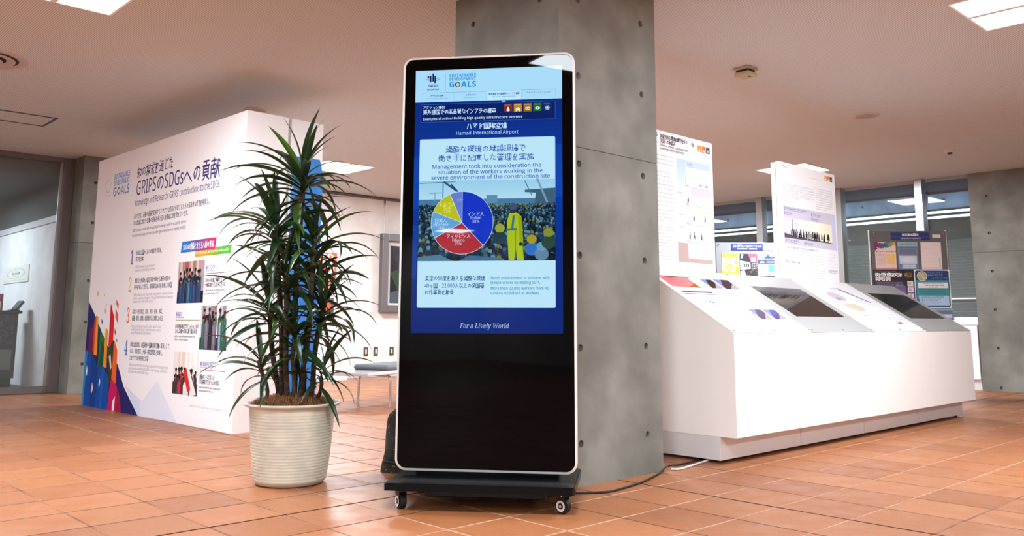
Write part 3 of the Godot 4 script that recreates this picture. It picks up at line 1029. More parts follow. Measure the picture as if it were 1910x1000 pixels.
# ---------------------------------------------------------------- at the back wall
func make_back() -> void:
	var r := thing("picture_rail", "slim grey picture rail along the top of the white back wall", "rail", Vector3(6.9, 2.44, -9.905))
	part("bar", boxed(Vector3(-3.2, 0.0, -0.015), Vector3(3.5, 0.03, 0.012), 0.003), M.alu_dark, r)
	part("shadow_gap", boxed(Vector3(-3.2, 0.03, -0.015), Vector3(3.5, 0.04, 0.004)), M.charcoal, r)
	var w := thing("hanging_wire", "thin wire hanging from the rail down to the framed picture", "wire", Vector3(6.93, 1.96, -9.9))
	var s := Shape.new()
	s.cyl(Vector3(0, 0, 0), Vector3(0, 0.48, 0), 0.0022, 6)
	part("strand", s, M.steel, w)
	s = Shape.new()
	s.lathe([Vector2(0.0, 0.4), Vector2(0.006, 0.41), Vector2(0.012, 0.46), Vector2(0.012, 0.48), Vector2(0.0, 0.482)], 10)
	part("hook", s, M.alu_dark, w)
	var p := thing("framed_picture", "dark red and green picture in a deep grey frame on the back wall", "picture", Vector3(7.42, 0.875, -9.915))
	var f := Shape.new()
	f.box(Vector3(-0.55, 0.0, -0.002), Vector3(-0.45, 1.09, 0.085), 0.006)
	f.box(Vector3(0.45, 0.0, -0.002), Vector3(0.55, 1.09, 0.085), 0.006)
	f.box(Vector3(-0.45, 0.0, -0.002), Vector3(0.45, 0.1, 0.085), 0.006)
	f.box(Vector3(-0.45, 0.99, -0.002), Vector3(0.45, 1.09, 0.085), 0.006)
	part("frame", f, M.alu_dark, p)
	part("mount", boxed(Vector3(-0.45, 0.1, 0.0), Vector3(0.45, 0.99, 0.03)), mat(c8(214, 208, 206), 0.8), p)
	s = Shape.new()
	s.quad(Vector3(-0.385, 0.13, 0.032), Vector3(0.4, 0.13, 0.032), Vector3(0.4, 0.93, 0.032), Vector3(-0.385, 0.93, 0.032))
	part("print", s, printed(wall_art(), 0.3), p)
	for q in [[6.688, "brown wall socket, leftmost of three low on the back wall"], [6.85, "brown wall switch, middle of three low on the back wall"], [7.114, "brown wall socket, rightmost of three, nearest to the kiosk"]]:
		var o := thing("wall_socket", q[1], "socket", Vector3(q[0], 0.285, -9.919))
		part("plate", boxed(Vector3(-0.034, 0.0, 0.0), Vector3(0.034, 0.118, 0.008), 0.002), M.brown_plate, o)
		part("insert", boxed(Vector3(-0.011, 0.028, 0.006), Vector3(0.011, 0.09, 0.011), 0.002), M.white, o)
	# the defibrillator stand
	var a := thing("defibrillator_stand", "white freestanding panel with a red AED heart sign by the back wall", "sign stand", Vector3(5.69, 0.0, -9.6))
	part("base", boxed(Vector3(-0.49, 0.0, -0.2), Vector3(0.49, 0.05, 0.03), 0.006), M.white, a)
	part("panel", boxed(Vector3(-0.33, 0.05, -0.05), Vector3(0.33, 1.63, -0.002), 0.004), M.white, a)
	s = Shape.new()
	s.quad(Vector3(-0.329, 0.08, 0.0), Vector3(0.329, 0.08, 0.0), Vector3(0.329, 1.629, 0.0), Vector3(-0.329, 1.629, 0.0))
	part("printed_sheet", s, printed(aed_print(), 0.4), a)
	# bench
	var d1 := Vector3(0.376, 0, 0.927)
	var b := thing("bench", "low bench with a pale slab, steel legs and a grey cushion", "bench", Vector3(4.464, 0, -6.47), atan2(0.376, 0.927))
	# local z is across the bench, local x along it to the right
	part("slab", boxed(Vector3(-0.4, 0.285, -0.2), Vector3(1.5, 0.315, 0.2), 0.006), mat(c8(214, 210, 214), 0.12), b)
	part("cushion", boxed(Vector3(-0.05, 0.315, -0.2), Vector3(1.5, 0.365, 0.17), 0.018), M.seat_grey, b)
	for x in [0.0, 1.2]:
		var path := []
		for q in [[0.0, -0.17], [0.22, -0.165], [0.262, -0.155], [0.275, -0.12], [0.275, 0.12], [0.262, 0.155], [0.22, 0.165], [0.0, 0.17]]:
			path.append(Vector3(x, q[0], q[1]))
		s = Shape.new()
		s.tube(path, 0.013, 12)
		part("leg", s, M.steel, b)
	# the camouflage bag leaning behind the kiosk
	var bag := thing("backpack", "dark camouflage bag standing on the floor behind the kiosk", "bag", Vector3(2.715, 0.0, -3.56), atan2(-0.69, 0.724))
	var P := []
	for j in 15:
		var v := j / 14.0
		var row := []
		var y := 0.33 * v
		var hw := 0.165 * (1.0 - 0.22 * v) * (1.0 if v < 0.8 else sqrt(maxf(0.0, 1.0 - pow((v - 0.8) / 0.205, 2.0))))
		var hd := 0.1 * (1.0 - 0.2 * v) * (1.0 if v < 0.8 else sqrt(maxf(0.0, 1.0 - pow((v - 0.8) / 0.205, 2.0))))
		for i in 33:
			var g := -TAU * i / 32
			var sq := pow(pow(absf(cos(g)), 3.5) + pow(absf(sin(g)), 3.5), -1.0 / 3.5)
			var wr := 1.0 + 0.035 * sin(g * 5.0 + v * 9.0)
			row.append(Vector3(cos(g) * sq * hw * wr, y, sin(g) * sq * hd * wr))
		P.append(row)
	s = Shape.new()
	s.grid(P, true)
	var cm := printed(camouflage(), 0.85)
	cm.uv1_scale = Vector3(3, 2, 1)
	cm.texture_repeat = true
	part("body", s, cm, bag)
	s = Shape.new()
	s.tube(smooth_path([Vector3(-0.05, 0.31, 0.02), Vector3(-0.03, 0.365, 0.02), Vector3(0.03, 0.365, 0.02), Vector3(0.05, 0.31, 0.02)]), 0.009)
	part("handle", s, M.black, bag)
	s = Shape.new()
	s.tube(smooth_path([Vector3(-0.15, 0.06, 0.1), Vector3(0.0, 0.05, 0.115), Vector3(0.15, 0.06, 0.1)]), 0.006)
	part("pocket_seam", s, M.black, bag)


# ---------------------------------------------------------------- seen through the glass
func make_beyond() -> void:
	# office at the left
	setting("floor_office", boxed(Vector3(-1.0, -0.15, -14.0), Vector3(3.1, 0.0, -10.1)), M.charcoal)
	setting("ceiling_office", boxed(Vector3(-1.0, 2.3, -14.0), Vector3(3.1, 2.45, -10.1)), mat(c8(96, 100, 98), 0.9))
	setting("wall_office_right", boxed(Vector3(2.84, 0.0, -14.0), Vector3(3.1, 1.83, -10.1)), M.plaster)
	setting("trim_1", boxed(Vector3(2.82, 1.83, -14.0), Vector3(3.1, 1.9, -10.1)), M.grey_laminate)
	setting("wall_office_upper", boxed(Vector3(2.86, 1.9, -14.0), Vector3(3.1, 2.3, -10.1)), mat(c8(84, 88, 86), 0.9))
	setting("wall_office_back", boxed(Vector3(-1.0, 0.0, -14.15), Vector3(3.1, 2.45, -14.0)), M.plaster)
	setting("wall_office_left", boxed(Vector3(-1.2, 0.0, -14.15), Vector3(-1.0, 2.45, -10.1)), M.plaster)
	var ol := thing("office_light", "long white light fitting on the office ceiling behind the glass", "ceiling light", Vector3(1.7, 2.3, -11.9))
	part("tray", boxed(Vector3(-0.12, -0.05, -0.62), Vector3(0.12, 0.0, 0.62), 0.004), M.white, ol)
	part("tube", boxed(Vector3(-0.09, -0.056, -0.6), Vector3(0.09, -0.05, 0.6)), M.office_glow, ol)
	var l := AreaLight3D.new()
	l.name = "lamp"
	l.area_size = Vector2(0.18, 1.2)
	l.light_color = Color(0.86, 0.94, 1.0)
	l.light_energy = OFFICE_ENERGY
	l.area_range = 20.0
	l.shadow_enabled = true
	l.rotation_degrees = Vector3(-90, 0, 0)
	l.position = Vector3(0, -0.062, 0)
	ol.add_child(l)
	var c := thing("reception_counter", "dark reception counter inside the glazed office at left", "counter", Vector3(2.05, 0.0, -11.0))
	part("front", boxed(Vector3(-1.4, 0.1, -0.3), Vector3(0.66, 0.82, 0.0), 0.004), mat(c8(38, 42, 42), 0.5), c)
	part("top", boxed(Vector3(-1.45, 0.82, -0.34), Vector3(0.69, 0.855, 0.03), 0.005), M.black, c)
	part("plinth", boxed(Vector3(-1.38, 0.0, -0.28), Vector3(0.64, 0.1, -0.03)), M.black, c)
	var so := Shape.new()
	so.quad(Vector3(0.44, 0.48, 0.002), Vector3(0.62, 0.48, 0.002), Vector3(0.62, 0.8, 0.002), Vector3(0.44, 0.8, 0.002))
	single("poster", so, mottled(c8(66, 76, 96), 0.4, 6.0, 0.5, 91), "dim blue poster on the front of the reception counter", "poster", Transform3D(Basis(), c.position))
	so = Shape.new()
	so.box(Vector3(0.43, 0.2, 0.031), Vector3(0.61, 0.42, 0.043), 0.002)
	single("leaflet_holder", so, mat(c8(104, 108, 108), 0.3), "grey leaflet holder low on the reception counter front", "holder", Transform3D(Basis(), c.position))
	var sk := Shape.new()
	sk.quad(Vector3(0, 0, -0.55), Vector3(0, 0, 0.55), Vector3(0, 0.2, 0.55), Vector3(0, 0.2, -0.55))
	sk = Shape.new()
	sk.box(Vector3(-0.55, 0.0, 0.0), Vector3(0.55, 0.205, 0.006))
	sk.quad(Vector3(-0.55, 0, 0.0065), Vector3(0.55, 0, 0.0065), Vector3(0.55, 0.205, 0.0065), Vector3(-0.55, 0.205, 0.0065))
	single("drawing_sheet", sk, printed(sketch(), 0.7), "cream drawing pinned to the white office wall behind the glass", "drawing", Transform3D(Basis(Vector3.UP, -PI / 2), Vector3(2.838, 1.2, -11.78)))
	single("folder", boxed(Vector3(-0.09, 0.0, -0.02), Vector3(0.09, 0.19, 0.02), 0.004), mat(c8(140, 50, 84), 0.5), "magenta folder standing on the reception counter", "folder", Transform3D(Basis(Vector3.UP, 0.3), Vector3(2.5, 0.856, -11.2)))
	single("name_card", boxed(Vector3(-0.07, 0.0, -0.01), Vector3(0.07, 0.1, 0.01), 0.002), M.white, "white card holder in front of the magenta folder", "card", Transform3D(Basis(), Vector3(2.46, 0.856, -11.05)))
	var lp := thing("tilted_screen", "dark tilted screen at the right end of the reception counter", "screen", Vector3(2.68, 0.855, -11.1))
	part("foot", boxed(Vector3(-0.05, 0.0, -0.06), Vector3(0.05, 0.01, 0.06), 0.002), M.black, lp)
	part("panel", boxed(Vector3(-0.015, 0.01, -0.1), Vector3(0.015, 0.13, 0.1), 0.003), M.charcoal, lp, Transform3D(Basis(Vector3.BACK, -0.6), Vector3.ZERO))
	# low white window counter along the windows
	var wc := thing("window_counter", "low white counter under the windows beside the concrete wall", "counter", Vector3(10.69, 0.0, -6.7))
	part("body", boxed(Vector3(-0.05, 0.117, -3.2), Vector3(0.055, 0.725, 3.2), 0.003), M.laminate, wc)
	part("plinth", boxed(Vector3(-0.02, 0.0, -3.2), Vector3(0.055, 0.117, 3.2)), M.grey_laminate, wc)
	# across the yard: a concrete wing with lit strips and blinds
	setting("ground_outside", boxed(Vector3(10.95, -0.2, -16.0), Vector3(16.0, -0.02, 4.0)), M.charcoal)
	var wg := thing("opposite_wing", "concrete wing with tie holes across the yard, seen through the windows", "building", Vector3(13.0, 0.0, -8.0))
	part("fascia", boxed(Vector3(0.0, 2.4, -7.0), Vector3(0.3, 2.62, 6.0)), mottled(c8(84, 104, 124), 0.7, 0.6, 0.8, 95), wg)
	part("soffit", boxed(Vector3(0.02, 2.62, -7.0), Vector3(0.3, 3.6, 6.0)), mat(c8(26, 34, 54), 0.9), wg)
	for k in 9:
		var h := Shape.new()
		h.cyl(Vector3(-0.004, 2.53, -6.2 + 1.2 * k), Vector3(0.002, 2.53, -6.2 + 1.2 * k), 0.02, 12)
		part("tie_plug", h, M.black, wg)
	part("upper_glazing", boxed(Vector3(0.05, 1.95, -7.0), Vector3(0.1, 2.25, 6.0)), M.black_glass, wg)
	part("lower_glazing", boxed(Vector3(0.05, 0.0, -7.0), Vector3(0.1, 1.95, 6.0)), mat(c8(52, 66, 66), 0.2), wg)
	var bl := Shape.new()
	for k in 30:
		bl.box(Vector3(0.02, 0.66 + k * 0.042, -7.0), Vector3(0.046, 0.664 + k * 0.042, 6.0))
	var slats := part("blind_slats", bl, mat(c8(150, 172, 166), 0.5), wg)
	slats.set_meta("kind", "stuff")
	for y in [2.27, 2.345]:
		var sl := thing("strip_light", "upper lit tube along the wing outside the windows" if y > 2.3 else "lower lit tube along the wing outside the windows", "strip light", Vector3(12.93, y, -8.0), 0.0, "strip lights of the opposite wing")
		part("tube", boxed(Vector3(-0.02, -0.014, -7.0), Vector3(0.02, 0.014, 6.0), 0.004), M.strip_glow, sl)
		part("holder", boxed(Vector3(0.02, -0.02, -7.0), Vector3(0.07, 0.02, 6.0)), M.charcoal, sl)
		var pl := AreaLight3D.new()
		pl.name = "lamp"
		pl.area_size = Vector2(0.03, 12.0)
		pl.light_color = Color(0.85, 0.93, 1.0)
		pl.light_energy = STRIP_ENERGY
		pl.area_range = 20.0
		pl.shadow_enabled = true
		pl.rotation_degrees = Vector3(90, 0, 0)
		pl.position = Vector3(-0.05, 0.02, -0.5)
		sl.add_child(pl)


# ---------------------------------------------------------------- print: lettering and flat pictures
# Strokes of the Japanese characters on the prints, drawn on a 0 to 9 square (x, then y downwards);
# a character followed by four figures places that character in a box (x, y, width, height in tenths).
const STROKES := {
	"の": "5245372715234262838668", "を": "1272 402516 25354457 7345283979", "じ": "3036385878 6172 8091", "た": "1262 4018 5484 565888",
	"へ": "063398", "で": "118152454759 5979 7485 8394", "な": "1252 3016 7284 646858476688", "き": "1272 1474 4066 26384969",
	"に": "1119 4282 46485888", "し": "3037486986", "え": "3151 2373 7318 4657 6989", "る": "2171 7125 2565767869493858",
	"が": "13636758 4018 7385 8092", "す": "0292 50563645 5649", "め": "2147 6028 15345375868869", "も": "40374868 6876 1363 1666",
	"と": "2044 74263849 4989", "り": "2026 7075 7559", "み": "22525217182756 5688 7359", "ら": "3151 2227 27556567 6849",
	"さ": "1282 4066 26284868", "ま": "1282 1484 5057 573748 5889", "れ": "2029 1333 3318 3652 64687988", "い": "111628 2837 7276",
	"そ": "2171 7114 1484 8446 46495979", "ざ": "1272 4066 26284868 8191 8292", "ど": "2044 74263849 4989 7282 8191", "べ": "063398 6273 8192",
	"わ": "2029 1333 3318 35537385 8568", "や": "05436385 8576 3031 5062", "ん": "4015 1508 1856 5669 6998", "ろ": "2171 7125 2565767869",
	"て": "118153 535679", "か": "13636758 4018 7385", "く": "622568", "は": "1119 4282 6068 6848 4766 6689", "け": "1119 4282 7075 7559",
	"ア": "118163 4346 4618", "ク": "3015 3171 7155 5519", "シ": "1132 1435 29567283", "ョ": "3474 7479 3676 3979", "ン": "1133 1947 4782",
	"イ": "7034 3415 4349", "フ": "1181 8155 5529", "ラ": "2171 1484 8456 5629", "ハ": "3119 6189", "マ": "1181 8146 3457",
	"ド": "3039 3465 6273 8192", "ト": "3039 3476", "ル": "2126 2609 5159 5986", "コ": "1181 8188 1888", "ィ": "7345 4526 5559",
	"リ": "2126 7175 7549", "ピ": "2028 2888 2573 82919382", "ヶ": "4327 4475 6549", "プ": "1171 7155 5519 80919280", "ロ": "1181 8188 8818 1811",
	"グ": "3015 3161 6155 5519 7182 8091", "ム": "5028 2878 6689", "セ": "0383 8365 3038 3889", "ミ": "2263 2465 1788", "ナ": "0383 5056 5629",
	"ー": "0595", "ポ": "0383 5059 5949 3517 7588 80919280", "ジ": "1132 1435 29567283 7081 8191", "ウ": "5052 1383 1315 8366 6639",
	"・": "4555", "ニ": "2272 0888", "ズ": "1171 7128 4578 7182 8091", "ェ": "2474 5459 1989", "ッ": "2436 4456 7559 5949", "、": "1739", "。": "2737 3738 3828 2827",
	"口": "1181 8188 8818 1811", "日": "1080 8089 8919 1910 1484", "目": "1080 8089 8919 1910 1383 1686", "田": "1080 8089 8919 1910 1585 5059",
	"王": "1181 1585 0898 5158", "土": "1484 0898 5058", "人": "5044 4409 4499", "亻": "8015 5359", "氵": "2163 0455 1976",
	"言": "4151 0292 1484 1686 1888 1819 8889 1989", "辶": "1021 0434 3437 3718 1809 2899", "木": "0393 5059 5318 5388", "扌": "0292 6069 6948 0795",
	"禾": "8121 0494 5259 5419 5489", "糸": "5013 1353 7335 3586 5559 2718 7799", "月": "2070 7079 2028 2809 2373 2676", "阝": "1019 1060 6033 3366 6647",
	"竹": "2004 1242 3356 6044 5292 7486", "貝": "1080 8086 8616 1610 1282 1484 3719 6799", "工": "1181 0898 5158", "又": "1181 8118 2399",
	"攵": "3015 2383 7319 3489", "方": "4151 0292 4219 3474 7478 7859", "也": "0484 8487 5056 2128 2899 9997", "大": "0393 5053 5309 5399",
	"心": "1618 3338 3879 7977 5355 8598", "矢": "2004 1282 0595 5255 5509 5599", "酉": "0191 1383 8389 8919 1913 4144 6164 1686",
	"知": "矢005a 口6247", "探": "扌004a 4191 4143 9193 5344 7384 6469 4696 6648 6698", "求": "0292 5059 5939 1425 4518 8465 5599 7081",
	"通": "辶00aa 4181 8162 4383 8388 4348 4585 6368", "貢": "工1083 貝1387", "献": "0151 3033 0353 0309 5359 2435 1545 1747 3549 5494 7174 7459 7499 8192",
	"事": "0191 2272 7274 7424 2422 1686 0595 1888 5059 5949", "例": "亻003a 3161 4134 3454 5429 3647 7177 9199 9979",
	"海": "氵003a 5033 4191 4348 4383 8387 3595 4888 6264 6567", "外": "3015 2252 5209 2545 6069 6386", "諸": "言004a 5282 6064 4494 9058 日5545",
	"国": "0090 9099 9909 0900 2272 2575 1888 5258 6677", "高": "5051 0191 3363 6365 6535 3533 0696 0609 9699 9989 3767 6769 3969 3937",
	"品": "口2065 口0545 口5545", "質": "3010 1014 1242 3234 8060 6064 6292 8284 貝1486", "構": "木004a 4191 4393 5055 8085 4595 5559 8589 5787 4999 6569",
	"築": "竹00a3 0444 2426 0646 6484 6456 8486 8696 0797 5659 5718 5798", "際": "阝003a 5034 4262 6236 7192 9275 4575 3696 6669 5748 8798",
	"空": "5051 0191 0103 9193 3325 6264 6484 2676 0999 5659", "港": "氵003a 3292 3494 5054 7074 5439 7498 5676 7678 5678 5659 5989",
	"過": "辶00aa 5080 5053 8083 5383 6062 3494 3438 9498 9888 5676 7678 7858 5856", "酷": "酉004a 6042 5282 7075 4595 口5644",
	"環": "王003a 4090 9092 9242 4240 6062 7072 3494 口5543 6737 6769 7799", "境": "土003a 6061 4191 5254 8173 3494 日5444 5839 7879 7999",
	"建": "0131 3113 1343 4308 1599 5181 8184 4393 5484 5686 5888 7078", "設": "言004a 6055 6080 8084 8494 5696 9659 6799",
	"現": "王003a 5090 9096 9656 5650 5292 5494 6649 7679 7999", "場": "土003a 日5044 3595 5538 5696 9689 8979 7659 8669",
	"働": "亻002a 5131 2262 3363 6366 6636 3633 3464 2868 4148 6494 9489 8979 7169", "手": "8020 1383 0696 5159 5939", "配": "酉004a 5191 9194 9454 5459 5999 9997",
	"慮": "5052 5181 1292 1218 1809 3373 田3353 心2682", "管": "竹00a3 5354 0494 0405 9495 2676 7677 7727 2629 2979 7978 2878",
	"理": "王003a 4090 9095 9545 4540 4292 7079 4797 3999", "実": "5051 0191 0103 9193 2474 0797 5257 5709 5799", "施": "方005a 6053 5292 也5455",
	"本": "0292 5059 5218 5288 3777", "夏": "0090 5042 2272 7276 7626 2622 2474 4617 3767 6709 3799", "季": "8020 0292 5055 2676 7657 5759 5949 0898 4214 6294",
	"度": "5051 1191 1117 1709 2393 4145 7175 4575 3686 8639 3799", "超": "1141 3033 0353 3337 3555 2518 1809 2899 5090 9094 9474 6054 口6543",
	"以": "2027 2746 4153 8174 7449 7599", "上": "4048 4383 0898", "多": "5013 3181 8118 3344 5547 4585 8509 4658", "籍": "竹00a3 0444 0646 2349 2607 2648 5494 6366 8386 5696 日5745",
	"作": "亻003a 6034 5292 6269 6585 6888", "業": "4042 6062 1021 9081 0292 1484 1686 0797 5259 5718 5798", "員": "口2063 貝1387",
	"動": "4111 0252 1343 4346 4616 1613 0757 0959 3039 5393 9388 8878 7159", "統": "糸004a 7071 4191 6244 4484 8395 6549 7578 7899", "計": "言004a 4494 7079",
	"数": "2024 0242 0011 4031 0545 2517 1749 3509 攵505a", "研": "0141 2106 1545 4548 4818 1815 5191 4595 6165 6549 8189",
	"究": "5051 0191 0103 9193 3325 6374 1676 7678 7899 9997 4509", "所": "0141 1343 4346 1646 1317 1709 8153 5357 5749 5494 7479", "共": "0292 3036 6066 0696 3719 6799",
	"同": "0900 0090 9099 9989 2272 口3443", "利": "禾005a 7177 9099 9979", "用": "1017 1709 1080 8089 8979 1383 1686 5059", "助": "1040 4047 1018 1343 1545 0958 5393 9388 8878 7149",
	"成": "1292 1218 1809 1444 4447 4738 5157 5799 9997 8459 7081", "関": "0009 0040 4043 4303 5090 5053 5393 9099 9989 2676 5557 5738 5778 3575", "係": "亻003a 8141 糸4169",
	"持": "扌004a 5181 7074 4393 4595 8489 8979 5667", "続": "糸004a 4191 7073 5383 4494 4446 9496 6659 7678 7899", "可": "0191 8189 8959 口2343",
	"能": "2003 0343 3144 月0446 6064 6494 8162 6569 6999 9667", "型": "0050 0353 2015 4045 7073 9094 9484 土1585", "社": "2031 0343 4306 2429 3546 5494 7078 4999",
	"会": "5004 5095 3363 1585 4528 2879 6689", "取": "0050 1018 4049 1343 1646 0858 又5258", "組": "糸004a 5080 5058 8088 5383 5686 4999",
	"支": "0292 5055 又1486", "材": "木004a 4393 8089 8969 8439", "育": "5051 0191 5133 3373 6275 月2565", "学": "2032 4142 8062 0393 0305 9395 2575 7557 5659 5949 0797",
	"政": "0150 3038 3454 1418 0858 攵505a", "策": "竹00a3 0494 5359 1575 1517 7577 5719 5799", "院": "阝003a 7071 4191 4143 9193 4595 6549 7578 7899", "位": "亻003a 6061 4292 5457 8476 3999",
}

var strokes_of := {}
var faces := {}


func strokes(ch: String) -> Array:
	if strokes_of.has(ch):
		return strokes_of[ch]
	var out := []
	strokes_of[ch] = out
	for token in String(STROKES.get(ch, "")).split(" ", false):
		if token.unicode_at(0) < 256:
			var line := PackedVector2Array()
			for k in token.length() / 2:
				line.append(Vector2(float(token[2 * k]), float(token[2 * k + 1])) / 9.0)
			out.append(line)
		else:
			var b := []
			for k in 4:
				b.append(token.substr(1 + k, 1).hex_to_int() / 10.0)
			for line in strokes(token[0]):
				var moved := PackedVector2Array()
				for p in line:
					moved.append(Vector2(b[0] + p.x * b[2], b[1] + p.y * b[3]).min(Vector2.ONE))
				out.append(moved)
	return out


func face(called: String, weight: int) -> RID:
	var key := called + str(weight)
	if not faces.has(key):
		var f := SystemFont.new()
		f.font_names = PackedStringArray([called])
		f.font_weight = weight
		faces[key] = f
	return faces[key].get_rids()[0]


class Sheet:
	var im: Image
	var w: int
	var h: int
	var owner_node
	var dice := RandomNumberGenerator.new()
	func _init(ww: int, hh: int, c: Color, node, seed_at := 1) -> void:
		w = ww
		h = hh
		owner_node = node
		dice.seed = seed_at
		im = Image.create(w, h, false, Image.FORMAT_RGBA8)
		im.fill(c)
	func dot(x: int, y: int, c: Color, a: float) -> void:
		if a <= 0.0 or x < 0 or y < 0 or x >= w or y >= h:
			return
		im.set_pixel(x, y, im.get_pixel(x, y).lerp(Color(c.r, c.g, c.b, 1.0), minf(a * c.a, 1.0)))
	func rect(x: float, y: float, ww: float, hh: float, c: Color) -> void:
		if c.a >= 1.0:
			im.fill_rect(Rect2i(roundi(x), roundi(y), maxi(1, roundi(ww)), maxi(1, roundi(hh))), c)
			return
		for j in range(roundi(y), roundi(y + hh)):
			for i in range(roundi(x), roundi(x + ww)):
				dot(i, j, c, 1.0)
	func frame(x: float, y: float, ww: float, hh: float, t: float, c: Color) -> void:
		rect(x, y, ww, t, c)
		rect(x, y + hh - t, ww, t, c)
		rect(x, y, t, hh, c)
		rect(x + ww - t, y, t, hh, c)
	func oval(cx: float, cy: float, rx: float, ry: float, c: Color) -> void:
		for j in range(floori(cy - ry) - 1, ceili(cy + ry) + 2):
			for i in range(floori(cx - rx) - 1, ceili(cx + rx) + 2):
				var d := Vector2((i + 0.5 - cx) / rx, (j + 0.5 - cy) / ry).length()
				dot(i, j, c, clampf((1.0 - d) * minf(rx, ry) + 0.5, 0.0, 1.0))
	func ring(cx: float, cy: float, r: float, t: float, c: Color) -> void:
		for j in range(floori(cy - r - t), ceili(cy + r + t) + 1):
			for i in range(floori(cx - r - t), ceili(cx + r + t) + 1):
				var d := absf(Vector2(i + 0.5 - cx, j + 0.5 - cy).length() - r)
				dot(i, j, c, clampf(t / 2.0 + 0.5 - d, 0.0, 1.0))
	func line(a: Vector2, b: Vector2, t: float, c: Color) -> void:
		var lo := a.min(b) - Vector2.ONE * (t / 2.0 + 1.0)
		var hi := a.max(b) + Vector2.ONE * (t / 2.0 + 1.0)
		var d := b - a
		var l2 := maxf(d.length_squared(), 1e-6)
		for j in range(floori(lo.y), ceili(hi.y) + 1):
			for i in range(floori(lo.x), ceili(hi.x) + 1):
				var p := Vector2(i + 0.5, j + 0.5)
				var k := clampf((p - a).dot(d) / l2, 0.0, 1.0)
				dot(i, j, c, clampf(t / 2.0 + 0.5 - p.distance_to(a + d * k), 0.0, 1.0))
	func poly(pts: Array, c: Color) -> void:
		var n := pts.size()
		var y0 := INF
		var y1 := -INF
		for p in pts:
			y0 = minf(y0, p.y)
			y1 = maxf(y1, p.y)
		for j in range(maxi(0, floori(y0)), mini(h, ceili(y1) + 1)):
			var xs := []
			for k in n:
				var a: Vector2 = pts[k]
				var b: Vector2 = pts[(k + 1) % n]
				var y := j + 0.5
				if (a.y <= y) != (b.y <= y):
					xs.append(a.x + (y - a.y) / (b.y - a.y) * (b.x - a.x))
			xs.sort()
			for k in xs.size() / 2:
				var x0: float = xs[2 * k]
				var x1: float = xs[2 * k + 1]
				for i in range(maxi(0, floori(x0)), mini(w, ceili(x1))):
					dot(i, j, c, clampf(minf(i + 1.0, x1) - maxf(float(i), x0), 0.0, 1.0))
	# lettering; the text's middle line is at y
	func wide(s: String, size: float, font := "Droid Sans", weight := 400) -> float:
		var ts := TextServerManager.get_primary_interface()
		var rid: RID = owner_node.face(font, weight)
		var x := 0.0
		for ch in s:
			if ch.unicode_at(0) >= 0x3000 or owner_node.STROKES.has(ch):
				x += size
			else:
				x += ts.font_get_glyph_advance(rid, roundi(size), ts.font_get_glyph_index(rid, roundi(size), ch.unicode_at(0), 0)).x
		return x
	func text(s: String, x: float, y: float, size: float, c: Color, xs := 1.0, font := "Droid Sans", weight := 400, lean := 0.0, bold := 0.085) -> void:
		var ts := TextServerManager.get_primary_interface()
		var rid: RID = owner_node.face(font, weight)
		var px := roundi(size)
		var sz := Vector2i(px, 0)
		var base := y + size * 0.36
		for ch in s:
			if ch.unicode_at(0) >= 0x3000 and not owner_node.STROKES.has(ch):
				# a character too small to make out in the photograph
				for k in 4:
					line(Vector2(x + size * 0.1 * xs, y + size * (0.22 * k - 0.36)), Vector2(x + size * 0.86 * xs, y + size * (0.22 * k - 0.36)), size * 0.08, c)
				for k in 2:
					var u := x + size * xs * (0.3 + 0.36 * k + dice.randf_range(-0.12, 0.12))
					line(Vector2(u, y - size * 0.42), Vector2(u, y + size * 0.4), size * 0.08, c)
				x += size * xs
				continue
			if owner_node.STROKES.has(ch):
				var cell := size * 0.88
				for l in owner_node.strokes(ch):
					for k in l.size() - 1:
						var a: Vector2 = l[k] * cell
						var b: Vector2 = l[k + 1] * cell
						line(Vector2(x + (size * 0.06 + a.x) * xs, y - cell / 2 + a.y), Vector2(x + (size * 0.06 + b.x) * xs, y - cell / 2 + b.y), maxf(size * bold, 1.0), c)
				x += size * xs
				continue
			var gi := ts.font_get_glyph_index(rid, px, ch.unicode_at(0), 0)
			ts.font_render_glyph(rid, sz, gi)
			var r: Rect2 = ts.font_get_glyph_uv_rect(rid, sz, gi)
			if r.size.x >= 1.0 and r.size.y >= 1.0:
				var g: Image = ts.font_get_texture_image(rid, sz, ts.font_get_glyph_texture_idx(rid, sz, gi)).get_region(Rect2i(r))
				if absf(xs - 1.0) > 0.02:
					g.resize(maxi(1, roundi(g.get_width() * xs)), g.get_height(), Image.INTERPOLATE_BILINEAR)
				var off: Vector2 = ts.font_get_glyph_offset(rid, sz, gi)
				for j in g.get_height():
					for i in g.get_width():
						dot(roundi(x + off.x * xs + i - lean * (off.y + j)), roundi(base + off.y + j), c, g.get_pixel(i, j).a)
			x += ts.font_get_glyph_advance(rid, px, gi).x * xs
	# lettering squeezed between x0 and x1
	func fit(s: String, x0: float, x1: float, y: float, size: float, c: Color, font := "Droid Sans", weight := 400, lean := 0.0, bold := 0.085) -> void:
		text(s, x0, y, size, c, (x1 - x0) / maxf(wide(s, size, font, weight), 1.0), font, weight, lean, bold)
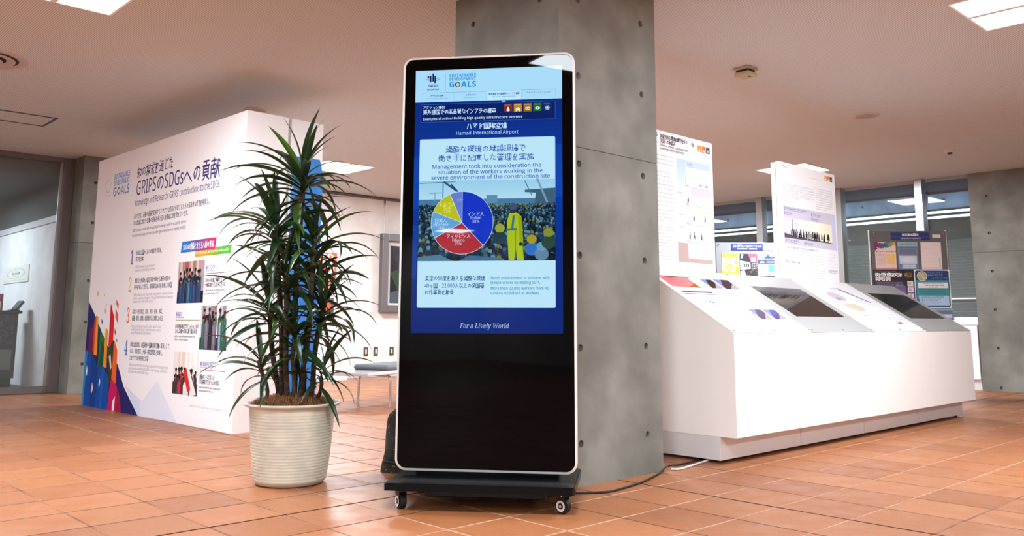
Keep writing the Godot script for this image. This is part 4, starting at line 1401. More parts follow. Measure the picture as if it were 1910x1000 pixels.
	# print too small to read in the photograph
	func scrawl(x0: float, x1: float, y: float, size: float, c: Color, words := false) -> void:
		var x := x0
		while x < x1:
			var n := dice.randf_range(1.5, 5.0) * size * 0.55 if words else size
			n = minf(n, x1 - x)
			if words:
				var k := x
				while k < x + n - 1.0:
					line(Vector2(k, y - size * dice.randf_range(0.1, 0.4)), Vector2(k, y + size * 0.25), size * 0.13, c)
					line(Vector2(k, y + size * dice.randf_range(-0.2, 0.25)), Vector2(k + size * 0.3, y + size * dice.randf_range(-0.2, 0.25)), size * 0.12, c)
					k += size * 0.48
				x += n + size * 0.35
			else:
				for k in dice.randi_range(2, 3):
					var v := y + size * dice.randf_range(-0.38, 0.38)
					line(Vector2(x + size * 0.1, v), Vector2(x + size * 0.85, v), size * 0.09, c)
				for k in dice.randi_range(1, 2):
					var u := x + size * dice.randf_range(0.15, 0.8)
					line(Vector2(u, y - size * 0.4), Vector2(u, y + size * 0.4), size * 0.09, c)
				x += size


func nz(n: FastNoiseLite, x: float, y: float) -> float:
	return n.get_noise_2d(x, y) * 0.5 + 0.5


# ---------------------------------------------------------------- what is shown on the kiosk's screen
func bars_logo(s: Sheet, x: float, y: float, k: float, c: Color, green: Color) -> void:
	for a in 24:
		var t := a / 23.0
		s.oval(x - 1.3 * k + t * 2.6 * k, y + 0.15 * k - sin(t * PI) * 0.28 * k, 0.09 * k, 0.06 * k, green)
		if a > 3 and a < 20:
			s.oval(x - 1.3 * k + t * 2.6 * k, y + 0.5 * k - sin(t * PI) * 0.28 * k, 0.07 * k, 0.05 * k, green)
	s.oval(x - 0.85 * k, y - 0.35 * k, 0.2 * k, 0.2 * k, c8(110, 30, 50))
	s.rect(x - 0.55 * k, y - 0.6 * k, 0.24 * k, 1.25 * k, c)
	s.rect(x - 0.12 * k, y - 1.0 * k, 0.26 * k, 1.5 * k, c)
	s.rect(x + 0.25 * k, y - 0.55 * k, 0.26 * k, 1.35 * k, c)


func goals_o(s: Sheet, x: float, y: float, r: float) -> void:
	var tints := [c8(190, 60, 60), c8(200, 150, 40), c8(80, 150, 70), c8(40, 60, 90), c8(220, 120, 50), c8(60, 160, 190)]
	for k in 36:
		var a := TAU * k / 36
		s.oval(x + cos(a) * r, y + sin(a) * r, r * 0.26, r * 0.26, tints[k / 6] if k % 3 else c8(30, 40, 60))


func goal_icons(s: Sheet, x: float, y: float, k: float, gap: float, tints: Array) -> void:
	for i in tints.size():
		var u: float = x + i * (k + gap)
		s.rect(u, y, k, k, tints[i])
		s.scrawl(u + k * 0.08, u + k * 0.8, y + k * 0.16, k * 0.16, Color(1, 1, 1, 0.7), true)
		var m := Vector2(u + k * 0.5, y + k * 0.62)
		match i % 5:
			0:
				s.oval(m.x, m.y - k * 0.12, k * 0.11, k * 0.11, Color.WHITE)
				s.oval(m.x, m.y + k * 0.14, k * 0.2, k * 0.16, Color.WHITE)
			1:
				for q in 3:
					s.rect(u + k * (0.24 + 0.2 * q), m.y - k * (0.05 + 0.1 * (1 - absi(q - 1))), k * 0.14, k * 0.36, Color.WHITE)
			2:
				s.ring(m.x - k * 0.14, m.y, k * 0.13, k * 0.07, Color.WHITE)
				s.ring(m.x + k * 0.14, m.y, k * 0.13, k * 0.07, Color.WHITE)
			3:
				s.oval(m.x, m.y, k * 0.3, k * 0.16, Color.WHITE)
				s.oval(m.x, m.y, k * 0.1, k * 0.1, tints[i])
			4:
				for q in 5:
					s.ring(m.x + cos(q * TAU / 5) * k * 0.12, m.y + sin(q * TAU / 5) * k * 0.12, k * 0.12, k * 0.04, Color.WHITE)


func crowd_photo(s: Sheet, x0: float, y0: float, x1: float, y1: float) -> void:
	var ww := x1 - x0
	var hh := y1 - y0
	var P := func(u: float, v: float) -> Vector2: return Vector2(x0 + u * ww, y0 + v * hh)
	for j in range(roundi(y0), roundi(y1)):
		var t := (j - y0) / hh
		var c := c8(150, 205, 235).lerp(c8(185, 225, 240), t / 0.33) if t < 0.33 else c8(30, 60, 85).lerp(c8(18, 42, 66), (t - 0.33) / 0.67)
		s.rect(x0, j, ww, 1, c)
	s.rect(x0, y0 + 0.235 * hh, ww, 0.075 * hh, c8(70, 120, 160))
	s.rect(x0 + 0.5 * ww, y0 + 0.19 * hh, 0.08 * ww, 0.1 * hh, c8(90, 140, 175))
	s.poly([P.call(0.78, 0.13), P.call(1.0, 0.11), P.call(1.0, 0.32), P.call(0.85, 0.3), P.call(0.86, 0.17), P.call(0.78, 0.16)], c8(60, 95, 120))
	# cranes
	s.line(P.call(0.18, 0.02), P.call(0.18, 0.27), ww * 0.008, c8(70, 120, 165))
	s.line(P.call(0.0, 0.03), P.call(0.27, 0.015), ww * 0.006, c8(80, 130, 175))
	s.line(P.call(0.19, 0.02), P.call(0.28, 0.13), ww * 0.014, c8(40, 80, 120))
	s.line(P.call(0.24, 0.05), P.call(0.29, 0.14), ww * 0.01, c8(30, 60, 95))
	s.line(P.call(0.12, 0.15), P.call(0.12, 0.27), ww * 0.005, c8(100, 150, 185))
	s.line(P.call(0.08, 0.16), P.call(0.17, 0.15), ww * 0.005, c8(100, 150, 185))
	s.line(P.call(0.87, 0.0), P.call(0.94, 0.28), ww * 0.014, c8(120, 155, 175))
	s.line(P.call(0.78, 0.02), P.call(0.83, 0.2), ww * 0.006, c8(70, 110, 140))
	# heads and helmets, small far away and large in front
	var tones := [c8(28, 62, 100), c8(16, 40, 70), c8(50, 92, 130), c8(90, 140, 165), c8(20, 52, 60), c8(100, 130, 140), c8(50, 84, 90), c8(104, 118, 60), c8(12, 28, 48), c8(14, 34, 58), c8(20, 44, 74)]
	for row in 34:
		var t := row / 33.0
		var y := y0 + hh * (0.31 + 0.62 * t * t * 0.9 + 0.08 * t)
		var r := ww * (0.006 + 0.015 * t * t)
		var x := x0
		while x < x1:
			var c: Color = tones[s.dice.randi() % tones.size()]
			var q := y + s.dice.randf_range(-r, r)
			s.oval(clampf(x, x0 + r, x1 - r), minf(q + r * 1.6, y1 - r * 1.3), r * 1.1, r * 1.3, c.darkened(0.45))
			s.oval(clampf(x, x0 + r, x1 - r), minf(q, y1 - r), r * 0.8, r * 0.8, c)
			x += r * s.dice.randf_range(1.7, 2.8)
		if row == 2:
			s.scrawl(x0 + ww * 0.5, x1, y, ww * 0.02, c8(120, 150, 50), true)
	s.poly([P.call(0.0, 0.95), P.call(0.16, 0.92), P.call(0.26, 1.0), P.call(0.0, 1.0)], c8(70, 120, 150))
	s.poly([P.call(0.3, 1.0), P.call(0.38, 0.93), P.call(0.62, 0.97), P.call(0.64, 1.0)], c8(60, 105, 140))
	for q in [[0.83, 0.74, c8(160, 150, 40), c8(40, 110, 190)], [0.9, 0.83, c8(100, 150, 190), c8(90, 130, 160)], [0.95, 0.66, c8(130, 140, 50), c8(40, 70, 60)], [0.6, 0.6, c8(150, 160, 60), c8(30, 60, 70)]]:
		s.oval(x0 + q[0] * ww, minf(y0 + (q[1] + 0.12) * hh, y1 - hh * 0.08), ww * 0.05, hh * 0.08, q[3])
		s.oval(x0 + q[0] * ww, y0 + q[1] * hh, ww * 0.036, hh * 0.055, q[2])
	# a worker seen from behind in yellow overalls
	var y := c8(165, 190, 20)
	s.poly([P.call(0.665, 0.995), P.call(0.655, 0.72), P.call(0.65, 0.52), P.call(0.67, 0.42), P.call(0.72, 0.41), P.call(0.755, 0.46), P.call(0.765, 0.62), P.call(0.76, 0.75), P.call(0.775, 0.995), P.call(0.725, 0.995), P.call(0.715, 0.85), P.call(0.705, 0.995)], y)
	s.poly([P.call(0.73, 0.45), P.call(0.757, 0.47), P.call(0.77, 0.78), P.call(0.745, 0.8)], c8(140, 165, 15))
	s.line(P.call(0.7, 0.46), P.call(0.69, 0.6), ww * 0.016, c8(60, 110, 140))
	s.line(P.call(0.655, 0.62), P.call(0.715, 0.615), ww * 0.018, c8(60, 110, 140))
	s.line(P.call(0.715, 0.62), P.call(0.712, 0.98), ww * 0.005, c8(110, 130, 15))
	s.oval(x0 + 0.75 * ww, y0 + 0.8 * hh, ww * 0.013, hh * 0.022, c8(20, 30, 40))
	s.oval(x0 + 0.695 * ww, y0 + 0.37 * hh, ww * 0.026, hh * 0.05, c8(45, 50, 60))
	s.oval(x0 + 0.695 * ww, y0 + 0.335 * hh, ww * 0.034, hh * 0.042, c8(60, 80, 110))


func pie(s: Sheet, cx: float, cy: float, r: float, parts: Array) -> void:
	for j in range(floori(cy - r), ceili(cy + r) + 1):
		for i in range(floori(cx - r), ceili(cx + r) + 1):
			var d := Vector2(i + 0.5 - cx, j + 0.5 - cy)
			if d.length() > r:
				continue
			var t := fposmod(atan2(d.x, -d.y) / TAU, 1.0)
			for p in parts:
				if t <= p[0]:
					s.dot(i, j, p[1], clampf(r - d.length(), 0.0, 1.0))
					break
	s.ring(cx, cy, r, r * 0.016, c8(200, 225, 240))
	for p in parts:
		s.line(Vector2(cx, cy), Vector2(cx + sin(p[0] * TAU) * r, cy - cos(p[0] * TAU) * r), r * 0.018, c8(200, 225, 240))


func screen_picture() -> Image:
	var W := 880
	var H := 1560
	var s := Sheet.new(W, H, c8(2, 46, 130), self, 11)
	var blues := [c8(3, 60, 165), c8(2, 44, 132), c8(1, 34, 112)]
	for j in H:
		var t := float(j) / H
		s.rect(0, j, W, 1, blues[1].lerp(blues[0], clampf(1.0 - absf(t - 0.45) * 3.2, 0.0, 1.0)).lerp(blues[2], clampf(t * 2.0 - 1.2, 0.0, 1.0)))
	for q in [[0.0, 0.34, 0.04], [0.953, 0.3, 0.047], [0.0, 0.6, 0.03]]:
		s.rect(q[0] * W, q[1] * H, q[2] * W, 0.2 * H, Color(0.1, 0.35, 0.75, 0.35))
	var ice := c8(168, 220, 250)
	s.rect(0, 0, W, 0.126 * H, ice)
	bars_logo(s, 0.12 * W, 0.034 * H, 0.021 * H, c8(8, 20, 90), c8(60, 170, 200))
	s.fit("TAISEI", 0.086 * W, 0.158 * W, 0.062 * H, 0.013 * H, c8(20, 40, 100), "Droid Sans", 700)
	s.fit("For a Lively World", 0.08 * W, 0.162 * W, 0.076 * H, 0.009 * H, c8(30, 60, 110), "Droid Serif", 700)
	s.rect(0.206 * W, 0.013 * H, 2, 0.067 * H, c8(60, 140, 200))
	var sky := c8(30, 140, 215)
	s.fit("SUSTAINABLE", 0.233 * W, 0.42 * W, 0.0235 * H, 0.0165 * H, sky, "Droid Sans", 700)
	s.fit("DEVELOPMENT", 0.233 * W, 0.417 * W, 0.0375 * H, 0.0165 * H, sky, "Droid Sans", 700)
	s.fit("G", 0.232 * W, 0.272 * W, 0.059 * H, 0.031 * H, sky, "Droid Sans", 700)
	goals_o(s, 0.292 * W, 0.0595 * H, 0.0085 * H)
	s.fit("ALS", 0.315 * W, 0.42 * W, 0.059 * H, 0.031 * H, sky, "Droid Sans", 700)
	s.rect(0.045 * W, 0.089 * H, 0.91 * W, 2, c8(90, 165, 210))
	s.rect(0.495 * W, 0.09 * H, 0.23 * W, 0.036 * H, c8(190, 232, 252))
	for u in [0.04, 0.265, 0.49, 0.725, 0.955]:
		s.rect(u * W, 0.092 * H, 2, 0.03 * H, c8(130, 195, 230))
	s.scrawl(0.105 * W, 0.195 * W, 0.101 * H, 0.0085 * H, c8(30, 70, 140))
	s.scrawl(0.075 * W, 0.225 * W, 0.112 * H, 0.006 * H, c8(80, 150, 200), true)
	s.scrawl(0.345 * W, 0.41 * W, 0.101 * H, 0.0085 * H, c8(60, 130, 190))
	s.scrawl(0.335 * W, 0.42 * W, 0.112 * H, 0.006 * H, c8(90, 160, 205), true)
	s.fit("海外諸国での高品質なインフラ構築", 0.505 * W, 0.715 * W, 0.101 * H, 0.0095 * H, c8(20, 90, 180), "Droid Sans", 400, 0.0, 0.1)
	s.scrawl(0.53 * W, 0.69 * W, 0.112 * H, 0.006 * H, c8(60, 140, 200), true)
	s.scrawl(0.76 * W, 0.92 * W, 0.1 * H, 0.0085 * H, c8(120, 160, 190))
	s.scrawl(0.79 * W, 0.89 * W, 0.111 * H, 0.006 * H, c8(150, 190, 210), true)
	s.poly([Vector2(0.607 * W, 0.12 * H), Vector2(0.627 * W, 0.139 * H), Vector2(0.587 * W, 0.139 * H)], c8(110, 185, 240))
	s.rect(0.04 * W, 0.135 * H, 0.915 * W, 0.07 * H, c8(2, 30, 100))
	s.frame(0.04 * W, 0.135 * H, 0.915 * W, 0.07 * H, 2, c8(50, 110, 200))
	var ink := c8(205, 232, 255)
	s.fit("アクション事例", 0.055 * W, 0.205 * W, 0.1475 * H, 0.0125 * H, ink, "Droid Sans", 700, 0.0, 0.12)
	s.fit("海外諸国での高品質なインフラの構築", 0.055 * W, 0.555 * W, 0.165 * H, 0.0195 * H, ink, "Droid Sans", 700, 0.0, 0.12)
	s.fit("Examples of action/ Building high-quality infrastructure overseas", 0.055 * W, 0.735 * W, 0.1915 * H, 0.0155 * H, ink, "Droid Sans", 700)
	goal_icons(s, 0.61 * W, 0.1415 * H, 0.056 * W, 0.01 * W, [c8(125, 45, 28), c8(190, 135, 25), c8(150, 110, 25), c8(30, 105, 45), c8(15, 45, 105)])
	s.fit("ハマド国際空港", 0.355 * W, 0.632 * W, 0.224 * H, 0.0235 * H, ink, "Droid Sans", 700, 0.0, 0.115)
	s.fit("Hamad International Airport", 0.283 * W, 0.707 * W, 0.25 * H, 0.019 * H, ink)
	var card := c8(186, 228, 248)
	s.poly(Array(round_rect(Vector2(0.037 * W, 0.271 * H), Vector2(0.953 * W, 0.908 * H), 0.012 * W)), card)
	var royal := c8(16, 72, 170)
	s.fit("過酷な環境の建設現場で", 0.215 * W, 0.757 * W, 0.3115 * H, 0.0275 * H, royal, "Droid Sans", 400, 0.0, 0.075)
	s.fit("働き手に配慮した管理を実施", 0.165 * W, 0.812 * W, 0.3455 * H, 0.0275 * H, royal, "Droid Sans", 400, 0.0, 0.075)
	s.fit("Management took into consideration the", 0.122 * W, 0.862 * W, 0.3785 * H, 0.0205 * H, royal)
	s.fit("situation of the workers working in the", 0.165 * W, 0.87 * W, 0.3995 * H, 0.0205 * H, royal)
	s.fit("severe environment of the construction site", 0.118 * W, 0.92 * W, 0.42 * H, 0.0205 * H, royal)
	crowd_photo(s, 0.037 * W, 0.432 * H, 0.953 * W, 0.735 * H)
	pie(s, 0.333 * W, 0.592 * H, 0.2085 * W, [[0.38, c8(18, 52, 195)], [0.67, c8(170, 45, 55)], [0.81, c8(95, 160, 215)], [0.935, c8(185, 190, 25)], [1.0, c8(100, 125, 205)]])
	for q in [["インド人", 0.425, 0.56, 0.0155], ["Indian", 0.425, 0.5745, 0.0145], ["38%", 0.425, 0.588, 0.0145], ["フィリピン人", 0.31, 0.643, 0.0155], ["Filipino", 0.31, 0.6575, 0.0145], ["29%", 0.31, 0.672, 0.0145], ["日本人", 0.19, 0.583, 0.0155], ["Japanese", 0.19, 0.597, 0.0145], ["14%", 0.19, 0.61, 0.0145], ["トルコ人", 0.232, 0.523, 0.0155], ["Turk", 0.232, 0.536, 0.0145], ["12%", 0.232, 0.549, 0.0145]]:
		var c := ink if q[2] > 0.555 else c8(235, 240, 150)
		s.text(q[0], q[1] * W - s.wide(q[0], q[3] * H) / 2, q[2] * H, q[3] * H, c, 1.0, "Droid Sans", 400, 0.0, 0.1)
	s.scrawl(0.295 * W, 0.325 * W, 0.506 * H, 0.013 * H, c8(160, 180, 225))
	var deep := c8(10, 70, 130)
	s.fit("夏季の50度を超える過酷な環境", 0.09 * W, 0.49 * W, 0.7985 * H, 0.0195 * H, deep, "Droid Sans", 400, 0.0, 0.08)
	s.fit("40ヶ国・22,000人以上の多国籍", 0.088 * W, 0.485 * W, 0.826 * H, 0.0195 * H, deep, "Droid Sans", 400, 0.0, 0.08)
	s.fit("の作業員を動員", 0.088 * W, 0.285 * W, 0.85 * H, 0.0195 * H, deep, "Droid Sans", 400, 0.0, 0.08)
	var teal := c8(30, 120, 170)
	s.fit("Harsh environment in summer with", 0.527 * W, 0.915 * W, 0.7985 * H, 0.0145 * H, teal)
	s.fit("temperatures exceeding 50°C.", 0.527 * W, 0.86 * W, 0.815 * H, 0.0145 * H, teal)
	s.fit("More than 22,000 workers from 40", 0.527 * W, 0.91 * W, 0.8365 * H, 0.0145 * H, teal)
	s.fit("nations mobilized as workers.", 0.527 * W, 0.852 * W, 0.854 * H, 0.0145 * H, teal)
	s.fit("For a Lively World", 0.325 * W, 0.648 * W, 0.973 * H, 0.0235 * H, c8(190, 220, 250), "Droid Serif", 400, 0.22)
	return s.im


# ---------------------------------------------------------------- the fabric display wall
func people_photo(s: Sheet, x0: float, y0: float, x1: float, y1: float, back: Array, front: Array, low: Color, n: int, tall: float) -> void:
	var ww := x1 - x0
	var hh := y1 - y0
	s.rect(x0, y0, ww, hh, back[0])
	for k in 14:
		var u := s.dice.randf()
		var b: Color = back[s.dice.randi() % back.size()]
		s.rect(x0 + u * ww * 0.85, y0, ww * s.dice.randf_range(0.05, 0.15), hh * s.dice.randf_range(0.2, 0.5), b)
	s.rect(x0, y0 + hh * 0.72, ww, hh * 0.28, low)
	for row in 2:
		for k in n:
			var r := ww * s.dice.randf_range(0.04, 0.058)
			var x := x0 + r * 1.6 + (ww - r * 3.2) * (k + s.dice.randf_range(0.0, 0.8)) / n
			var y := y0 + hh * (1.0 - tall + row * 0.16 + s.dice.randf_range(-0.05, 0.05))
			var c: Color = front[s.dice.randi() % front.size()]
			s.poly([Vector2(x - r * 1.4, y + r * 2.2), Vector2(x - r * 0.5, y + r), Vector2(x + r * 0.5, y + r), Vector2(x + r * 1.4, y + r * 2.2), Vector2(x + r * 1.2, minf(y + hh * 0.7, y1)), Vector2(x - r * 1.2, minf(y + hh * 0.7, y1))], c)
			s.line(Vector2(x, y + r * 1.4), Vector2(x, minf(y + hh * 0.5, y1 - 4)), r * 0.3, c.lightened(0.25))
			s.oval(x, y, r * 0.7, r * 0.9, c8(92, 62, 48) if k % 3 else c8(165, 125, 100))
			s.oval(x, y - r * 0.5, r * 0.85, r * 0.6, c8(22, 20, 26))


func wall_picture() -> Image:
	var W := 1900
	var H := 1496
	var s := Sheet.new(W, H, c8(244, 240, 243), self, 5)
	var P := func(a: Array) -> Array:
		var out := []
		for k in a.size() / 2:
			out.append(Vector2(a[2 * k] * W, a[2 * k + 1] * H))
		return out
	# coloured towers at the left
	var navy := c8(36, 30, 100)
	s.poly(P.call([0.34, 0.9, 0.46, 0.945, 0.7, 1.0, 0.44, 1.0]), c8(214, 220, 240))
	s.poly(P.call([0.45, 0.96, 0.56, 0.87, 0.7, 1.0, 0.47, 1.0]), c8(226, 228, 244))
	s.poly(P.call([0.0, 0.585, 0.05, 0.63, 0.16, 0.74, 0.277, 0.83, 0.33, 0.905, 0.445, 1.0, 0.0, 1.0]), navy)
	s.poly(P.call([0.02, 0.7, 0.06, 0.68, 0.075, 0.8, 0.03, 0.82]), c8(110, 25, 70))
	s.poly(P.call([0.115, 0.7, 0.17, 0.74, 0.175, 0.86, 0.115, 0.86]), c8(40, 118, 52))
	s.poly(P.call([0.13, 0.74, 0.16, 0.77, 0.15, 0.86, 0.125, 0.84]), c8(20, 78, 40))
	s.poly(P.call([0.073, 0.64, 0.092, 0.65, 0.1, 0.8, 0.072, 0.797]), c8(238, 160, 32))
	s.poly(P.call([0.06, 0.66, 0.075, 0.64, 0.075, 0.8, 0.06, 0.78]), c8(215, 66, 30))
	s.poly(P.call([0.158, 0.688, 0.178, 0.7, 0.187, 0.845, 0.158, 0.84]), c8(235, 150, 35))
	s.poly(P.call([0.186, 0.598, 0.222, 0.65, 0.226, 0.74, 0.19, 0.765]), c8(226, 22, 34))
	s.poly(P.call([0.186, 0.598, 0.2, 0.61, 0.2, 0.755, 0.19, 0.765]), c8(196, 18, 50))
	s.poly(P.call([0.192, 0.765, 0.232, 0.735, 0.24, 0.9, 0.2, 0.9]), c8(60, 60, 36))
	s.poly(P.call([0.2, 0.8, 0.212, 0.79, 0.228, 0.84, 0.22, 0.85]), c8(210, 215, 190))
	s.poly(P.call([0.235, 0.735, 0.265, 0.775, 0.27, 0.9, 0.232, 0.89]), c8(242, 98, 36))
	s.poly(P.call([0.0, 0.79, 0.02, 0.78, 0.05, 0.8, 0.07, 0.8, 0.11, 0.84, 0.16, 0.84, 0.19, 0.86, 0.215, 0.9, 0.214, 1.0, 0.0, 1.0]), c8(14, 74, 160))
	s.poly(P.call([0.0, 0.79, 0.02, 0.78, 0.014, 1.0, 0.0, 1.0]), c8(36, 132, 200))
	s.poly(P.call([0.05, 0.8, 0.07, 0.8, 0.12, 0.85, 0.11, 1.0, 0.07, 1.0]), c8(12, 60, 142))
	s.poly(P.call([0.15, 0.85, 0.17, 0.85, 0.165, 1.0, 0.15, 1.0]), c8(24, 90, 178))
	s.poly(P.call([0.233, 0.882, 0.28, 0.91, 0.31, 0.95, 0.322, 1.0, 0.214, 1.0, 0.22, 0.93]), c8(196, 16, 92))
	s.poly(P.call([0.28, 0.91, 0.31, 0.95, 0.322, 1.0, 0.275, 1.0]), c8(160, 14, 60))
	for q in [[0.022, 0.84, 0.03, 0.86, 0.028, 0.885, 0.018, 0.87, 0], [0.078, 0.905, 0.09, 0.93, 0.078, 0.95, 0.072, 0.935, 1], [0.138, 0.885, 0.144, 0.9, 0.138, 0.925, 0.132, 0.91, 0], [0.252, 0.965, 0.27, 0.945, 0.268, 0.998, 0.252, 0.998, 0], [0.068, 0.55, 0.078, 0.545, 0.078, 0.56, 0.068, 0.57, 2], [0.128, 0.56, 0.133, 0.557, 0.133, 0.565, 0.128, 0.568, 2], [0.118, 0.655, 0.13, 0.665, 0.132, 0.68, 0.12, 0.67, 3], [0.228, 0.58, 0.25, 0.6, 0.25, 0.622, 0.23, 0.6, 4], [0.228, 0.615, 0.252, 0.64, 0.254, 0.675, 0.23, 0.65, 4], [0.232, 0.69, 0.243, 0.705, 0.242, 0.72, 0.232, 0.71, 5], [0.14, 0.612, 0.15, 0.62, 0.152, 0.64, 0.142, 0.63, 2], [0.252, 0.73, 0.258, 0.735, 0.258, 0.745, 0.252, 0.742, 3], [0.208, 0.585, 0.212, 0.59, 0.212, 0.605, 0.208, 0.6, 5], [0.146, 0.59, 0.153, 0.6, 0.153, 0.61, 0.147, 0.603, 2]]:
		s.poly(P.call(q.slice(0, 8)), [c8(240, 240, 240), c8(235, 205, 180), c8(225, 165, 80), c8(40, 80, 160), c8(225, 100, 70), c8(170, 30, 60)][q[8]])
	# emblem and lettering
	s.ring(0.095 * W, 0.12 * H, 0.019 * W, 3.0, c8(175, 160, 165))
	s.ring(0.095 * W, 0.108 * H, 0.026 * W, 1.5, c8(215, 208, 214))
	s.scrawl(0.075 * W, 0.118 * W, 0.158 * H, 0.012 * H, c8(215, 205, 212))
	var sky := c8(90, 150, 225)
	s.fit("SUSTAINABLE", 0.142 * W, 0.268 * W, 0.088 * H, 0.03 * H, sky, "Droid Sans", 700)
	s.fit("DEVELOPMENT", 0.142 * W, 0.266 * W, 0.114 * H, 0.03 * H, sky, "Droid Sans", 700)
	s.fit("G", 0.14 * W, 0.172 * W, 0.149 * H, 0.05 * H, sky, "Droid Sans", 700)
	goals_o(s, 0.187 * W, 0.149 * H, 0.012 * H)
	s.fit("ALS", 0.204 * W, 0.27 * W, 0.149 * H, 0.05 * H, sky, "Droid Sans", 700)
	var ink := c8(58, 50, 112)
	s.fit("知の探求を通じた", 0.326 * W, 0.58 * W, 0.098 * H, 0.048 * H, ink, "Droid Sans", 400, 0.0, 0.085)
	s.fit("GRIPSのSDGsへの貢献", 0.326 * W, 0.868 * W, 0.16 * H, 0.074 * H, ink, "Droid Sans", 400, 0.0, 0.085)
	s.fit("Knowledge and Research: GRIPS' contributions to the SDGs", 0.324 * W, 0.868 * W, 0.2165 * H, 0.034 * H, ink)
	var grey := c8(70, 62, 84)
	s.fit("GRIPSでは、政策の現場で直面するさまざまな問題を解決するための専門的な教育を提供し、", 0.322 * W, 0.825 * W, 0.269 * H, 0.0215 * H, grey)
	s.fit("SDGs達成に向けた活動の現場を支える人材育成に力を入れています。", 0.321 * W, 0.7 * W, 0.294 * H, 0.0215 * H, grey)
	s.fit("GRIPS provides students with the specialized knowledge needed to successfully address", 0.321 * W, 0.683 * W, 0.3225 * H, 0.015 * H, grey)
	s.fit("the world public issues, and trains the active agents behind projects targeting the SDGs", 0.321 * W, 0.683 * W, 0.3425 * H, 0.015 * H, grey)
	# slanted heading
	for k in 60:
		var t := k / 60.0
		var c := c8(45, 125, 205).lerp(c8(205, 45, 105), clampf(t * 1.3 - 0.15, 0.0, 1.0))
		s.poly(P.call([0.668 + t * 0.2, 0.394, 0.668 + t * 0.2 + 0.0036, 0.394, 0.662 + t * 0.2 + 0.0036, 0.432, 0.662 + t * 0.2, 0.432]), c)
		c = c8(245, 160, 40).lerp(c8(90, 175, 60), clampf(t * 1.6 - 0.2, 0.0, 1.0))
		s.poly(P.call([0.755 + t * 0.196, 0.426, 0.755 + t * 0.196 + 0.0036, 0.426, 0.751 + t * 0.196 + 0.0036, 0.451, 0.751 + t * 0.196, 0.451]), c)
	s.fit("SDGsの現場を支える人材の育成", 0.675 * W, 0.855 * W, 0.413 * H, 0.024 * H, Color.WHITE, "Droid Sans", 700, 0.0, 0.1)
	s.scrawl(0.76 * W, 0.94 * W, 0.4385 * H, 0.014 * H, Color(1, 1, 1, 0.85), true)
	# the four numbered points
	var nums := [[0.424, c8(95, 75, 165), 2, 0.545, 2, 0.5], [0.528, c8(205, 180, 60), 2, 0.607, 3, 0.63], [0.643, c8(235, 90, 60), 2, 0.572, 3, 0.565], [0.763, c8(50, 95, 185), 3, 0.625, 3, 0.625]]
	var said := [["GRIPS educates large number of", "students from developing countries."], ["GRIPS students come to Japan with strong desire to solve the problems", "of their countries and regions. They gain the theoretical knowledge", "and then work in their home country."], ["The issues include wide range of problems related to issues", "including poverty, disaster, medical insurance, security,", "and the environment."], ["After graduation from GRIPS, they will work both within their home government", "agencies and collaborate with NGOs, citizens' groups, universities,", "and research centers to resolve number of issues."]]
	var points := [["開発途上国から多くの学生を受入れ、", "教育を実施"], ["学生はそれぞれの国と地域が抱える政策の課題の", "解決を志して来日し、専門的な知識を習得して帰国"], ["対処すべき課題は、貧困、不平、医療、農業、", "環境・資源、経済、安全保障など多岐にわたる"], ["学生は修了後、各国政府や国際機関で働く職員として", "NGO、市民団体、大学・研究機関等と協力し、", "さまざまな課題解決に尽力"]]
	for k in 4:
		var q: Array = nums[k]
		var y: float = q[0]
		s.fit(str(k + 1), 0.318 * W, 0.341 * W, y * H, 0.078 * H, q[1], "Droid Serif", 700)
		for l in q[2]:
			var told: String = points[k][l]
			s.text(told, 0.36 * W, (y - 0.013 + 0.024 * l) * H, 0.0195 * H, c8(58, 52, 70), (q[3] - 0.36) * W / s.wide(points[k][0] if k != 2 else points[k][1], 0.0195 * H), "Droid Sans", 400, 0.0, 0.095)
		for l in said[k].size():
			s.fit(said[k][l], 0.359 * W, (q[5] if l + 1 < said[k].size() or k == 0 else 0.5) * W, (y + 0.04 + 0.02 * (q[2] - 2) + 0.0125 * l) * H, 0.0125 * H, c8(150, 140, 155))
	# photographs with captions
	people_photo(s, 0.655 * W, 0.464 * H, 0.81 * W, 0.604 * H, [c8(185, 150, 150), c8(215, 190, 180), c8(170, 90, 90), c8(130, 140, 120)], [c8(26, 34, 80), c8(38, 62, 104), c8(52, 104, 130), c8(18, 20, 44)], c8(18, 22, 46), 8, 0.72)
	people_photo(s, 0.803 * W, 0.615 * H, 0.95 * W, 0.755 * H, [c8(216, 208, 214), c8(150, 130, 130), c8(190, 180, 190)], [c8(44, 96, 76), c8(40, 32, 40), c8(120, 110, 130), c8(150, 155, 185)], c8(50, 44, 58), 6, 0.85)
	people_photo(s, 0.659 * W, 0.766 * H, 0.806 * W, 0.905 * H, [c8(236, 224, 220), c8(222, 206, 200), c8(246, 240, 236)], [c8(40, 36, 44), c8(190, 34, 44), c8(225, 220, 222), c8(60, 44, 48)], c8(70, 60, 66), 9, 0.55)
	s.poly(P.call([0.72, 0.83, 0.742, 0.815, 0.775, 0.885, 0.75, 0.895]), c8(215, 40, 48))
	s.poly(P.call([0.735, 0.81, 0.755, 0.82, 0.8, 0.9, 0.775, 0.905]), c8(238, 230, 226))
